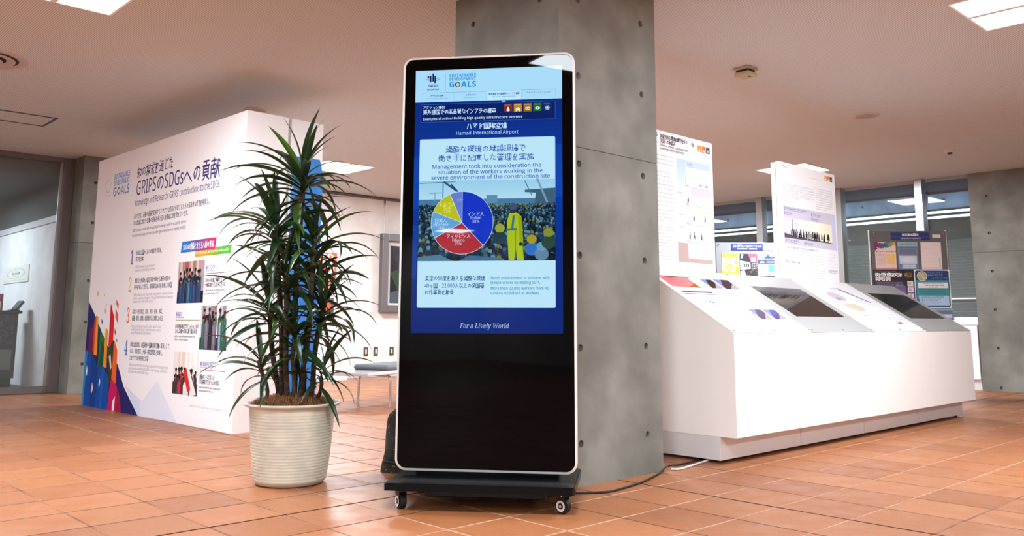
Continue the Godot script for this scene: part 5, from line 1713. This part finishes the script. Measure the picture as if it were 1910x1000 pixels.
	for q in [[0.818, 0.954, 0.491, c8(120, 50, 80), 0], [0.656, 0.799, 0.641, c8(150, 140, 70), 1], [0.815, 0.951, 0.8, c8(200, 90, 60), 2]]:
		var y: float = q[2]
		if q[4] == 0:
			s.fit("学位プログラム", q[0] * W, (q[0] + 0.06) * W, y * H, 0.016 * H, c8(90, 90, 160))
		else:
			s.fit("政策研究" if q[4] == 1 else "海外行政官向け短期研修", q[0] * W, (q[0] + (0.035 if q[4] == 1 else 0.085)) * W, y * H, 0.016 * H, c8(90, 90, 170))
		s.scrawl(q[0] * W, (q[0] + 0.05) * W, (y + 0.011) * H, 0.008 * H, c8(120, 120, 165), true)
		s.rect(q[0] * W, (y + 0.0185) * H, (q[1] - q[0]) * W, 3, q[3])
		var cap: Array = [["SDGsの達成に貢献する", "大学院学位プログラムを展開"], ["世界各国の政策プロフェッショナルが", "ともに政策の課題に取り組み議論"], ["現場のニーズに即した", "短期研修プログラムの提供"]][q[4]]
		for l in 2:
			s.fit(cap[l], q[0] * W, (q[1] - [[0.045, 0.025], [0.005, 0.012], [0.055, 0.03]][q[4]][l]) * W, (y + 0.041 + 0.0155 * l) * H, 0.0155 * H, c8(50, 45, 62), "Droid Sans", 700, 0.0, 0.11)
		for l in 2:
			s.scrawl(q[0] * W, (q[1] - 0.02 - 0.04 * l) * W, (y + 0.074 + 0.011 * l) * H, 0.0095 * H, c8(60, 56, 72), true)
	s.scrawl(0.766 * W, 0.95 * W, 0.9365 * H, 0.01 * H, c8(190, 182, 196), true)
	return s.im


# ---------------------------------------------------------------- boards over the cabinets
func board_building() -> Image:
	var W := 1000
	var H := 1040
	var s := Sheet.new(W, H, c8(247, 243, 246), self, 21)
	# the print is 0.83 m wide and 0.865 m high; X and Y turn metres in the hall into dots
	var X := func(x: float) -> float: return (x - 4.03) / 0.83 * W
	var Y := func(y: float) -> float: return (1.935 - y) / 0.865 * H
	var ink := c8(40, 34, 44)
	s.text("5", X.call(4.235), Y.call(1.905), 46, ink, 1.0, "Droid Sans", 700)
	s.fit("持続可能な環境配慮型社会の", X.call(4.284), X.call(4.577), Y.call(1.9), 36, ink, "Droid Sans", 700, 0.0, 0.12)
	s.fit("実現への取組み", X.call(4.284), X.call(4.442), Y.call(1.87), 36, ink, "Droid Sans", 700, 0.0, 0.12)
	s.fit("Efforts to achieve a sustainable and", X.call(4.283), X.call(4.576), Y.call(1.843), 26, ink, "Droid Sans", 700)
	s.fit("environmentally friendly society", X.call(4.283), X.call(4.542), Y.call(1.822), 26, ink, "Droid Sans", 700)
	bars_logo(s, X.call(4.636), Y.call(1.89), 24, c8(30, 34, 80), c8(160, 175, 200))
	s.scrawl(X.call(4.61), X.call(4.665), Y.call(1.862), 9, c8(190, 190, 205), true)
	goal_icons(s, X.call(4.692), Y.call(1.9), 52, 6, [c8(240, 135, 45), c8(232, 110, 60), c8(30, 70, 50)])
	var y := 1.777
	while y > 1.42:
		if absf(y - 1.7) > 0.018:
			s.scrawl(X.call(4.045), X.call(4.43 - 0.03 * s.dice.randf()), Y.call(y), 17, c8(150, 140, 146))
		y -= 0.0265
	y = 1.405
	while y > 1.12:
		if absf(y - 1.34) > 0.012:
			s.scrawl(X.call(4.045), X.call(4.416 - 0.04 * s.dice.randf()), Y.call(y), 14, c8(135, 126, 134), true)
		y -= 0.02
	# section through a building
	for j in range(int(Y.call(1.781)), int(Y.call(1.24))):
		var t: float = (j - Y.call(1.781)) / (Y.call(1.24) - Y.call(1.781))
		s.rect(X.call(4.45), j, X.call(4.833) - X.call(4.45), 1, c8(188, 208, 246).lerp(c8(244, 244, 252), t))
	s.rect(X.call(4.447), Y.call(1.241), X.call(4.833) - X.call(4.447), Y.call(1.116) - Y.call(1.241), c8(188, 164, 158))
	s.rect(X.call(4.545), Y.call(1.735), X.call(4.833) - X.call(4.545), Y.call(1.245) - Y.call(1.735), c8(250, 247, 250))
	s.rect(X.call(4.56), Y.call(1.245), X.call(4.833) - X.call(4.56), Y.call(1.145) - Y.call(1.245), c8(244, 240, 246))
	s.rect(X.call(4.56), Y.call(1.19), X.call(4.66) - X.call(4.56), Y.call(1.145) - Y.call(1.19), c8(214, 208, 224))
	s.rect(X.call(4.575), Y.call(1.24), 28, 40, c8(210, 204, 222))
	s.rect(X.call(4.6), Y.call(1.605), X.call(4.833) - X.call(4.6), 60, c8(206, 200, 232))
	s.rect(X.call(4.6), Y.call(1.47), X.call(4.833) - X.call(4.6), 34, c8(250, 232, 196))
	for f in [1.61, 1.488, 1.366, 1.25]:
		s.rect(X.call(4.545), Y.call(f), X.call(4.833) - X.call(4.545), 5, c8(176, 168, 178))
		s.rect(X.call(4.545), Y.call(f + 0.012), 44, 18, c8(196, 186, 190))
	s.rect(X.call(4.545), Y.call(1.735), 4, Y.call(1.245) - Y.call(1.735), c8(180, 176, 186))
	for q in [[4.57, 1.5], [4.63, 1.385], [4.755, 1.385], [4.58, 1.265], [4.63, 1.265], [4.71, 1.262]]:
		var u: float = X.call(q[0])
		var v: float = Y.call(q[1])
		s.oval(u, v - 52, 6, 8, c8(80, 76, 84))
		s.poly([Vector2(u - 8, v - 42), Vector2(u + 8, v - 42), Vector2(u + 12, v), Vector2(u + 6, v), Vector2(u, v - 18), Vector2(u - 6, v), Vector2(u - 12, v)], c8(96, 92, 100))
	for q in [[4.7, 1.625], [4.77, 1.625]]:
		for k in 4:
			s.rect(X.call(q[0]) + k * 9, Y.call(q[1]) - 16, 6, 20, c8(110, 106, 114))
	for k in 46:
		var u: float = X.call(s.dice.randf_range(4.61, 4.82))
		var v: float = Y.call(s.dice.randf_range(1.27, 1.58))
		s.scrawl(u, u + s.dice.randf_range(10, 50), v, 9, c8(198, 192, 206), true)
	for q in [[4.57, 1.758], [4.458, 1.56], [4.458, 1.42], [4.458, 1.35], [4.458, 1.34]]:
		s.scrawl(X.call(q[0]), X.call(q[0] + 0.05), Y.call(q[1]), 13, c8(86, 96, 180))
		s.scrawl(X.call(q[0]), X.call(q[0] + 0.06), Y.call(q[1] - 0.015), 9, c8(140, 150, 205), true)
	s.frame(0, 0, W, H, 3, c8(225, 220, 224))
	return s.im


func board_office() -> Image:
	var W := 1000
	var H := 980
	var s := Sheet.new(W, H, c8(246, 243, 247), self, 22)
	var X := func(x: float) -> float: return (x - 5.737) / 0.88 * W
	var Y := func(y: float) -> float: return (1.937 - y) / 0.862 * H
	s.scrawl(X.call(5.775), X.call(5.84), Y.call(1.905), 22, c8(150, 150, 165))
	s.scrawl(X.call(6.2), X.call(6.38), Y.call(1.865), 16, c8(215, 205, 208), true)
	goal_icons(s, X.call(6.445), Y.call(1.912), 46, 5, [c8(242, 160, 90), c8(238, 120, 80), c8(50, 50, 60)])
	for k in 6:
		s.scrawl(X.call(5.775), X.call(6.265 - (0.25 if k == 5 else 0.0)), Y.call(1.775 - 0.0205 * k), 17, c8(188, 182, 192))
	for k in 10:
		s.scrawl(X.call(6.285), X.call(6.58 - (0.12 if k == 9 else 0.02 * s.dice.randf())), Y.call(1.79 - 0.0178 * k), 12, c8(170, 166, 178), true)
	s.rect(X.call(5.773), Y.call(1.608), X.call(6.597) - X.call(5.773), Y.call(1.32) - Y.call(1.608), c8(212, 206, 222))
	s.rect(X.call(6.53), Y.call(1.608), X.call(6.597) - X.call(6.53), Y.call(1.32) - Y.call(1.608), c8(206, 210, 242))
	var mark := c8(64, 64, 150)
	for q in [[5.78, 1.59, 0.34], [5.78, 1.555, 0.12], [6.2, 1.575, 0.15], [6.2, 1.54, 0.11], [5.785, 1.35, 0.2], [6.07, 1.345, 0.14], [6.455, 1.15, 0.14]]:
		s.frame(X.call(q[0]), Y.call(q[1]) - 12, 20, 24, 4, mark)
		s.scrawl(X.call(q[0]) + 28, X.call(q[0] + q[2]), Y.call(q[1]) - 3, 19, mark)
		s.scrawl(X.call(q[0]) + 28, X.call(q[0] + q[2] * 0.85), Y.call(q[1]) + 13, 9, mark, true)
	# picture of an open office
	var x0: float = X.call(5.775)
	var x1: float = X.call(6.53)
	var y0: float = Y.call(1.522)
	var y1: float = Y.call(1.37)
	for i in range(int(x0), int(x1)):
		var t := (i - x0) / (x1 - x0)
		s.rect(i, y0, 1, y1 - y0, c8(222, 216, 226).lerp(c8(252, 250, 236), clampf(t * 1.8, 0.0, 1.0)).lerp(c8(240, 234, 200), clampf(t * 2.0 - 1.2, 0.0, 1.0)))
	for k in 9:
		s.rect(x0 + k * 30 * (1.0 - k * 0.03), y0, 4, y1 - y0 - 30, c8(206, 200, 212))
	s.poly([Vector2(x0, y1 - 40), Vector2(x0 + 120, y1 - 28), Vector2(x1, y1 - 6), Vector2(x1, y1), Vector2(x0, y1)], c8(92, 86, 94))
	for k in 44:
		var u := s.dice.randf_range(x0 + 80, x1 - 60)
		var v := y1 - s.dice.randf_range(4, 34)
		s.poly([Vector2(u - 14, v), Vector2(u - 10, v - 36), Vector2(u + 8, v - 40), Vector2(u + 14, v)], [c8(34, 32, 38), c8(70, 66, 72), c8(50, 46, 54), c8(150, 146, 150)][k % 4])
		s.oval(u - 2, v - 46, 7, 9, c8(48, 40, 42))
	s.rect(x0 + 136, y0 + 6, 8, 100, c8(70, 72, 120))
	for q in [[0.22, "1", 1.3], [0.45, "1", 1.18]]:
		s.rect(x0 + (x1 - x0) * q[0], y0 + 30, 8, 18, c8(120, 120, 140))
	for q in [[5.783, 6.29, 1.3, 20], [5.783, 5.99, 1.19, 24]]:
		s.scrawl(X.call(q[0]), X.call(q[1]), Y.call(q[2]), q[3], c8(92, 96, 160))
		s.scrawl(X.call(q[0]), X.call(q[0] + (q[1] - q[0]) * 0.7), Y.call(q[2] - 0.02), 10, c8(130, 132, 180), true)
		for l in 4:
			s.scrawl(X.call(q[0]), X.call(6.4 - 0.05 * s.dice.randf()), Y.call(q[2] - 0.043 - 0.02 * l), 11, c8(186, 180, 192), l > 1)
	for k in 5:
		for l in 3:
			s.rect(X.call(6.46 + 0.04 * l), Y.call(1.29 - 0.026 * k), 22, 14, [c8(228, 226, 246), c8(246, 232, 226), c8(220, 220, 240)][(k + l) % 3])
	return s.im


func slope_print(kind: int) -> Image:
	var W := 900
	var H := 760
	var s := Sheet.new(W, H, c8(247, 244, 247), self, 31 + kind)
	if kind == 0:
		s.rect(40, 90, 330, 20, c8(53, 0, 0))
		s.rect(40, 104, 300, 130, c8(221, 71, 71))
		s.rect(230, 180, 110, 54, c8(167, 88, 18))
		for k in 5:
			s.rect(40, 116 + k * 24, 190 + (k * 37) % 110, 8, c8(204, 18, 32))
		for q in [[470, 110, 130, 120, c8(0, 0, 0)], [630, 100, 180, 130, c8(18, 4, 32)], [520, 490, 150, 120, c8(71, 53, 88)], [690, 490, 150, 120, c8(71, 71, 141)]]:
			s.rect(q[0], q[1], q[2], q[3], q[4])
			s.poly([Vector2(q[0], q[1]), Vector2(q[0] + q[2] * 0.55, q[1]), Vector2(q[0], q[1] + q[3] * 0.8)], c8(120, 134, 204))
			s.poly([Vector2(q[0] + q[2], q[1] + q[3]), Vector2(q[0] + q[2] * 0.3, q[1] + q[3]), Vector2(q[0] + q[2], q[1] + q[3] * 0.35)], c8(169, 155, 169))
		s.rect(60, 282, 330, 18, c8(18, 18, 106))
		s.poly([Vector2(60, 300), Vector2(200, 284), Vector2(400, 300)], c8(106, 99, 158))
		s.rect(60, 312, 340, 10, c8(141, 123, 141))
		for k in 8:
			s.scrawl(60, 330, 350 + k * 18, 11, c8(167, 158, 183), k % 2 == 0)
		for k in 6:
			s.scrawl(480, 840, 270 + k * 16, 10, c8(183, 176, 200), true)
		for k in 5:
			s.scrawl(120, 470, 520 + k * 22, 11, c8(197, 186, 211))
		for q in [[60, 252], [480, 84], [640, 84], [530, 470], [60, 336], [690, 470]]:
			s.scrawl(q[0], q[0] + 130, q[1], 13, c8(53, 46, 88))
		for k in 3:
			s.rect(190 + 20 * k, 388 + 14 * k, 14, 12, c8(0, 0, 0))
		s.rect(540, 640, 280, 60, c8(228, 207, 221))
	else:
		for q in [[120, 90], [420, 120], [90, 330], [520, 300], [180, 540], [560, 560]]:
			s.scrawl(q[0], q[0] + 150, q[1], 14, c8(18, 15, 123))
			for l in 4:
				s.scrawl(q[0], q[0] + 240, q[1] + 22 + 15 * l, 9, c8(169, 162, 193), true)
		s.poly([Vector2(520, 120), Vector2(570, 118), Vector2(760, 330), Vector2(730, 340)], c8(151, 148, 190))
		s.poly([Vector2(540, 140), Vector2(556, 138), Vector2(740, 326), Vector2(730, 332)], c8(71, 67, 141))
		s.oval(300, 260, 110, 70, c8(204, 193, 214))
		s.oval(320, 420, 130, 60, c8(214, 204, 183))
		s.poly([Vector2(600, 640), Vector2(700, 630), Vector2(720, 650), Vector2(620, 664)], c8(151, 123, 88))
		s.poly([Vector2(240, 280), Vector2(290, 270), Vector2(330, 300), Vector2(250, 310)], c8(183, 151, 123))
	return s.im


# ---------------------------------------------------------------- papers on the notice boards
func paper(kind: int) -> Image:
	var W := 300
	var H := 400
	var s: Sheet
	match kind:
		0: # colourful swirl over a pale sheet
			s = Sheet.new(W, H, c8(240, 214, 208), self, 41)
			for k in 90:
				var t := s.dice.randf()
				var c := c8(150, 30, 110).lerp(c8(50, 110, 150), clampf(t * 2, 0, 1)).lerp(c8(225, 190, 60), clampf(t * 2 - 1, 0, 1))
				s.oval(t * W, s.dice.randf_range(0, 60) + 26 * sin(t * 5.0), s.dice.randf_range(14, 34), s.dice.randf_range(8, 22), c)
			s.poly([Vector2(0, 60), Vector2(0, 130), Vector2(40, 92)], c8(120, 40, 70))
			s.scrawl(20, 160, 100, 18, c8(90, 60, 70))
			s.scrawl(16, 290, 138, 26, c8(50, 40, 46))
			s.rect(160, 176, 125, 150, c8(240, 206, 130))
			for k in 9:
				s.scrawl(20, 150, 180 + k * 20, 13, c8(150, 130, 132))
			s.rect(0, 380, W, 14, c8(190, 90, 110))
		1: # blue sheet
			s = Sheet.new(W, H, c8(120, 135, 165), self, 42)
			s.rect(0, 0, W, 60, c8(150, 195, 205))
			s.scrawl(40, 270, 32, 24, c8(40, 90, 100))
			for k in 5:
				s.scrawl(30, 275, 84 + k * 20, 13, c8(50, 60, 90))
			s.rect(20, 200, 260, 120, c8(196, 220, 240))
			s.oval(150, 262, 100, 40, c8(228, 226, 232))
			s.rect(60, 332, 200, 56, c8(196, 218, 240))
			s.scrawl(70, 250, 360, 20, c8(110, 130, 170))
		2: # pale letter
			s = Sheet.new(W, H, c8(240, 226, 226), self, 43)
			s.scrawl(200, 280, 44, 12, c8(215, 190, 195))
			s.scrawl(20, 120, 90, 14, c8(205, 185, 190))
			for k in 10:
				s.scrawl(20, 250, 130 + k * 22, 10, c8(226, 206, 208), true)
			s.rect(258, 230, 22, 150, c8(190, 205, 180))
			s.rect(0, 366, W, 34, c8(226, 214, 226))
		3: # yellow sheet with green lines
			s = Sheet.new(W, H, c8(250, 232, 60), self, 44)
			for k in 60:
				s.oval(s.dice.randf_range(30, 250), s.dice.randf_range(90, 330), s.dice.randf_range(10, 36), s.dice.randf_range(8, 30), [c8(232, 224, 200), c8(236, 180, 120), c8(246, 240, 225)][k % 3])
			for k in 40:
				var a := Vector2(s.dice.randf_range(30, 270), s.dice.randf_range(150, 340))
				s.line(a, a + Vector2(s.dice.randf_range(-60, 60), s.dice.randf_range(-40, 60)), 6, [c8(110, 130, 80), c8(150, 160, 120), c8(90, 110, 90)][k % 3])
			s.rect(0, 90, 22, 220, c8(245, 240, 225))
			s.rect(266, 40, 26, 220, c8(246, 236, 220))
			s.scrawl(226, 246, 40, 16, c8(200, 90, 70))
			s.rect(228, 150, 20, 24, c8(140, 60, 60))
		4: # black, white and red sheet
			s = Sheet.new(W, H, c8(34, 34, 38), self, 45)
			s.poly([Vector2(140, 0), Vector2(300, 0), Vector2(300, 170), Vector2(190, 150)], c8(220, 70, 100))
			s.rect(195, 70, 76, 84, c8(250, 246, 246))
			s.rect(212, 90, 40, 44, c8(190, 180, 184))
			s.poly([Vector2(0, 130), Vector2(180, 165), Vector2(180, 280), Vector2(0, 300)], c8(244, 240, 242))
			s.poly([Vector2(30, 0), Vector2(60, 20), Vector2(30, 90), Vector2(14, 70)], c8(240, 236, 238))
			for k in 3:
				s.rect(70 + k * 32, 190, 22, 60, c8(40, 40, 44))
			for k in 3:
				s.scrawl(196, 276, 190 + k * 40, 34, c8(236, 232, 232))
			s.poly([Vector2(0, 330), Vector2(70, 300), Vector2(90, 400), Vector2(0, 400)], c8(236, 232, 232))
			for k in 24:
				s.oval(s.dice.randf_range(80, 300), s.dice.randf_range(290, 390), 14, 8, [c8(66, 66, 52), c8(90, 84, 70)][k % 2])
		5: # mountain sheet with a green label
			s = Sheet.new(W, H, c8(244, 240, 244), self, 46)
			s.rect(0, 0, W, 180, c8(120, 134, 176))
			s.poly([Vector2(90, 100), Vector2(180, 20), Vector2(240, 70), Vector2(300, 40), Vector2(300, 130), Vector2(90, 130)], c8(56, 62, 96))
			s.oval(52, 34, 30, 30, c8(250, 224, 130))
			s.rect(0, 110, W, 72, c8(64, 68, 96))
			s.scrawl(30, 290, 96, 34, c8(226, 226, 240))
			s.rect(36, 140, 70, 24, c8(235, 235, 244))
			s.rect(160, 140, 120, 18, c8(225, 225, 240))
			s.rect(175, 196, 110, 130, c8(80, 200, 160))
			s.scrawl(190, 280, 250, 16, c8(170, 225, 205))
			s.rect(160, 370, 14, 18, c8(150, 130, 140))
	return s.im


func wide_paper(kind: int) -> Image:
	var W := 420
	var H := 420
	var s: Sheet
	if kind == 0: # the institute's dark notice
		H = 440
		s = Sheet.new(W, H, c8(26, 22, 34), self, 51)
		for j in H:
			s.rect(0, j, W, 1, c8(24, 20, 32).lerp(c8(120, 96, 168), clampf((j - 90.0) / 260.0, 0.0, 1.0)))
		s.scrawl(10, 240, 20, 11, c8(170, 160, 180))
		s.fit("統計数理研究所", 16, 300, 56, 44, Color.WHITE, "Droid Sans", 700, 0.0, 0.15)
		s.fit("共同利用", 18, 180, 104, 44, Color.WHITE, "Droid Sans", 700, 0.0, 0.15)
		s.oval(362, 56, 42, 40, c8(70, 52, 30))
		s.scrawl(330, 396, 42, 12, c8(235, 190, 90))
		s.scrawl(326, 400, 62, 26, c8(240, 200, 90))
		for k in 3:
			s.scrawl(20, 300, 138 + k * 18, 12, c8(190, 180, 215))
		s.poly([Vector2(100, 420), Vector2(240, 150), Vector2(330, 180), Vector2(320, 440)], Color(0.8, 0.72, 0.95, 0.35))
		for k in 3:
			s.rect(350, 126 + k * 66, 60, 56, c8(226, 224, 234))
			s.oval(376, 150 + k * 66, 14, 16, [c8(200, 190, 120), c8(190, 160, 190), c8(150, 170, 180)][k])
		for k in 4:
			s.scrawl(24, 300, 250 + k * 22, 12, c8(200, 190, 225))
	else: # white-edged teal notice with a round picture
		H = 440
		s = Sheet.new(W, H, c8(236, 238, 244), self, 52)
		s.poly(Array(round_rect(Vector2(12, 12), Vector2(W - 12, H - 12), 24)), c8(30, 60, 120))
		s.rect(20, 124, 380, 176, c8(60, 150, 158))
		s.rect(20, 300, 380, 40, c8(70, 160, 190))
		s.oval(94, 76, 60, 56, c8(238, 238, 240))
		s.oval(94, 76, 54, 50, c8(170, 166, 130))
		s.oval(86, 64, 34, 26, c8(196, 192, 160))
		s.oval(112, 96, 20, 12, c8(210, 205, 180))
		s.scrawl(160, 320, 34, 22, c8(120, 150, 190))
		s.scrawl(160, 330, 64, 26, c8(150, 180, 215))
		s.scrawl(210, 380, 98, 26, c8(110, 150, 200))
		s.rect(40, 150, 350, 62, c8(240, 240, 246))
		s.scrawl(100, 340, 162, 12, c8(120, 50, 60))
		s.scrawl(110, 330, 182, 18, c8(60, 50, 70))
		s.scrawl(150, 270, 202, 11, c8(120, 50, 60))
		for k in 3:
			s.scrawl(50, 370, 232 + k * 20, 14, c8(30, 100, 120))
		s.rect(44, 300, 350, 110, c8(176, 212, 240))
		s.scrawl(60, 330, 316, 17, c8(30, 40, 80))
		for k in 4:
			s.scrawl(60, 100, 338 + k * 18, 12, c8(50, 60, 100))
			s.scrawl(120, 290 - 30 * (k % 2), 338 + k * 18, 12, c8(90, 110, 150))
	return s.im


func header(first: String, second: String, more: int) -> Image:
	var s := Sheet.new(440, 90, c8(38, 44, 118), self, 61)
	if more:
		s.fit(first, 24, 300, 30, 40, Color.WHITE, "Droid Sans", 700, 0.0, 0.14)
		s.scrawl(304, 424, 30, 30, Color.WHITE)
	else:
		s.fit(first, 128, 316, 26, 32, Color.WHITE, "Droid Sans", 700, 0.0, 0.14)
	s.rect(10, 52, 420, 2, c8(120, 126, 190))
	s.fit(second, 84 if more else 108, 360 if more else 340, 70, 22, c8(225, 228, 245), "Droid Sans", 700)
	return s.im


func aed_print() -> Image:
	# 0.66 m wide, 1.55 m high
	var W := 440
	var H := 1033
	var s := Sheet.new(W, H, c8(246, 240, 241), self, 71)
	var X := func(x: float) -> float: return (x - 5.36) / 0.66 * W
	var Y := func(y: float) -> float: return (1.63 - y) / 1.55 * H
	s.rect(X.call(5.47), Y.call(1.625), X.call(5.995) - X.call(5.47), Y.call(1.125) - Y.call(1.625), c8(228, 92, 66))
	s.fit("AED", X.call(5.65), X.call(5.95), Y.call(1.565), 80, c8(250, 235, 230), "Droid Sans", 700)
	s.oval(X.call(5.84), Y.call(1.405), 78, 78, c8(248, 240, 238))
	var hc := Vector2(X.call(5.84), Y.call(1.405))
	for a in 64:
		var t := TAU * a / 64
		for k in 8:
			var r := k / 7.0
			s.oval(hc.x + 2.6 * r * 16 * pow(sin(t), 3), hc.y - 2.6 * r * (13 * cos(t) - 5 * cos(2 * t) - 2 * cos(3 * t) - cos(4 * t)), 4, 4, c8(206, 40, 50))
	s.poly([hc + Vector2(4, -30), hc + Vector2(26, -34), hc + Vector2(14, -14), hc + Vector2(30, -14), hc + Vector2(-4, 22), hc + Vector2(6, -6), hc + Vector2(-6, -4)], c8(245, 205, 80))
	s.scrawl(X.call(5.5), X.call(5.98), Y.call(1.275), 22, c8(250, 225, 215))
	for k in 3:
		s.scrawl(X.call(5.5), X.call(5.98), Y.call(1.225 - 0.035 * k), 18 if k == 1 else 14, c8(250, 220, 208))
	s.rect(X.call(5.47), Y.call(1.1), X.call(5.98) - X.call(5.47), 26, c8(236, 180, 165))
	s.scrawl(X.call(5.5), X.call(5.95), Y.call(1.08), 16, c8(205, 90, 75))
	s.rect(X.call(5.56), Y.call(1.05), X.call(5.97) - X.call(5.56), Y.call(0.82) - Y.call(1.05), c8(88, 78, 84))
	s.poly([Vector2(X.call(5.6), Y.call(0.84)), Vector2(X.call(5.61), Y.call(1.0)), Vector2(X.call(5.7), Y.call(1.045)), Vector2(X.call(5.88), Y.call(1.045)), Vector2(X.call(5.93), Y.call(0.98)), Vector2(X.call(5.9), Y.call(0.83))], c8(214, 84, 40))
	s.rect(X.call(5.83), Y.call(1.05), 26, 70, c8(50, 40, 40))
	s.rect(X.call(5.68), Y.call(0.96), 50, 80, c8(240, 225, 215))
	for k in 4:
		s.scrawl(X.call(5.5), X.call(5.97), Y.call(0.785 - 0.04 * k), 15, c8(226, 140, 125))
	for k in 34:
		var a := Vector2(X.call(s.dice.randf_range(5.5, 5.95)), Y.call(s.dice.randf_range(0.25, 0.58)))
		s.line(a, a + Vector2(s.dice.randf_range(-30, 30), s.dice.randf_range(-20, 20)), 3, c8(190, 184, 190))
	s.rect(X.call(5.62), Y.call(0.3), 22, 26, c8(60, 60, 80))
	s.scrawl(X.call(5.5), X.call(5.9), Y.call(0.18), 14, c8(190, 190, 205))
	return s.im


func camouflage() -> Image:
	var s := Sheet.new(256, 256, c8(38, 34, 26), self, 81)
	var n := FastNoiseLite.new()
	n.seed = 9
	n.frequency = 0.022
	for j in 256:
		for i in 256:
			var v := nz(n, i, j)
			var u := nz(n, i + 700, j)
			if v > 0.7:
				s.im.set_pixel(i, j, c8(116, 108, 76))
			elif u > 0.58:
				s.im.set_pixel(i, j, c8(24, 22, 18))
	return s.im


func wall_art() -> Image:
	var s := Sheet.new(300, 400, c8(26, 24, 30), self, 82)
	s.poly([Vector2(40, 0), Vector2(300, 0), Vector2(300, 160), Vector2(110, 90)], c8(120, 20, 30))
	s.poly([Vector2(0, 190), Vector2(120, 120), Vector2(260, 230), Vector2(60, 330)], c8(46, 70, 46))
	s.poly([Vector2(20, 60), Vector2(90, 90), Vector2(150, 180), Vector2(60, 200)], c8(56, 30, 44))
	s.poly([Vector2(0, 330), Vector2(150, 270), Vector2(300, 330), Vector2(300, 400), Vector2(0, 400)], c8(74, 84, 92))
	return s.im


func sketch() -> Image:
	var s := Sheet.new(320, 220, c8(222, 218, 205), self, 83)
	for k in 60:
		var a := TAU * k / 60
		var p := Vector2(160 + cos(a) * 108, 100 + sin(a) * 62)
		s.line(p, p + Vector2(s.dice.randf_range(-12, 12), s.dice.randf_range(-12, 12)), 3, c8(120, 116, 110))
	s.ring(160, 100, 40, 3, c8(120, 116, 110))
	for k in 6:
		s.rect(110 + k * 18, 90, 12, 24, c8(130, 126, 120))
	s.scrawl(30, 290, 190, 14, c8(140, 136, 128), true)
	return s.im
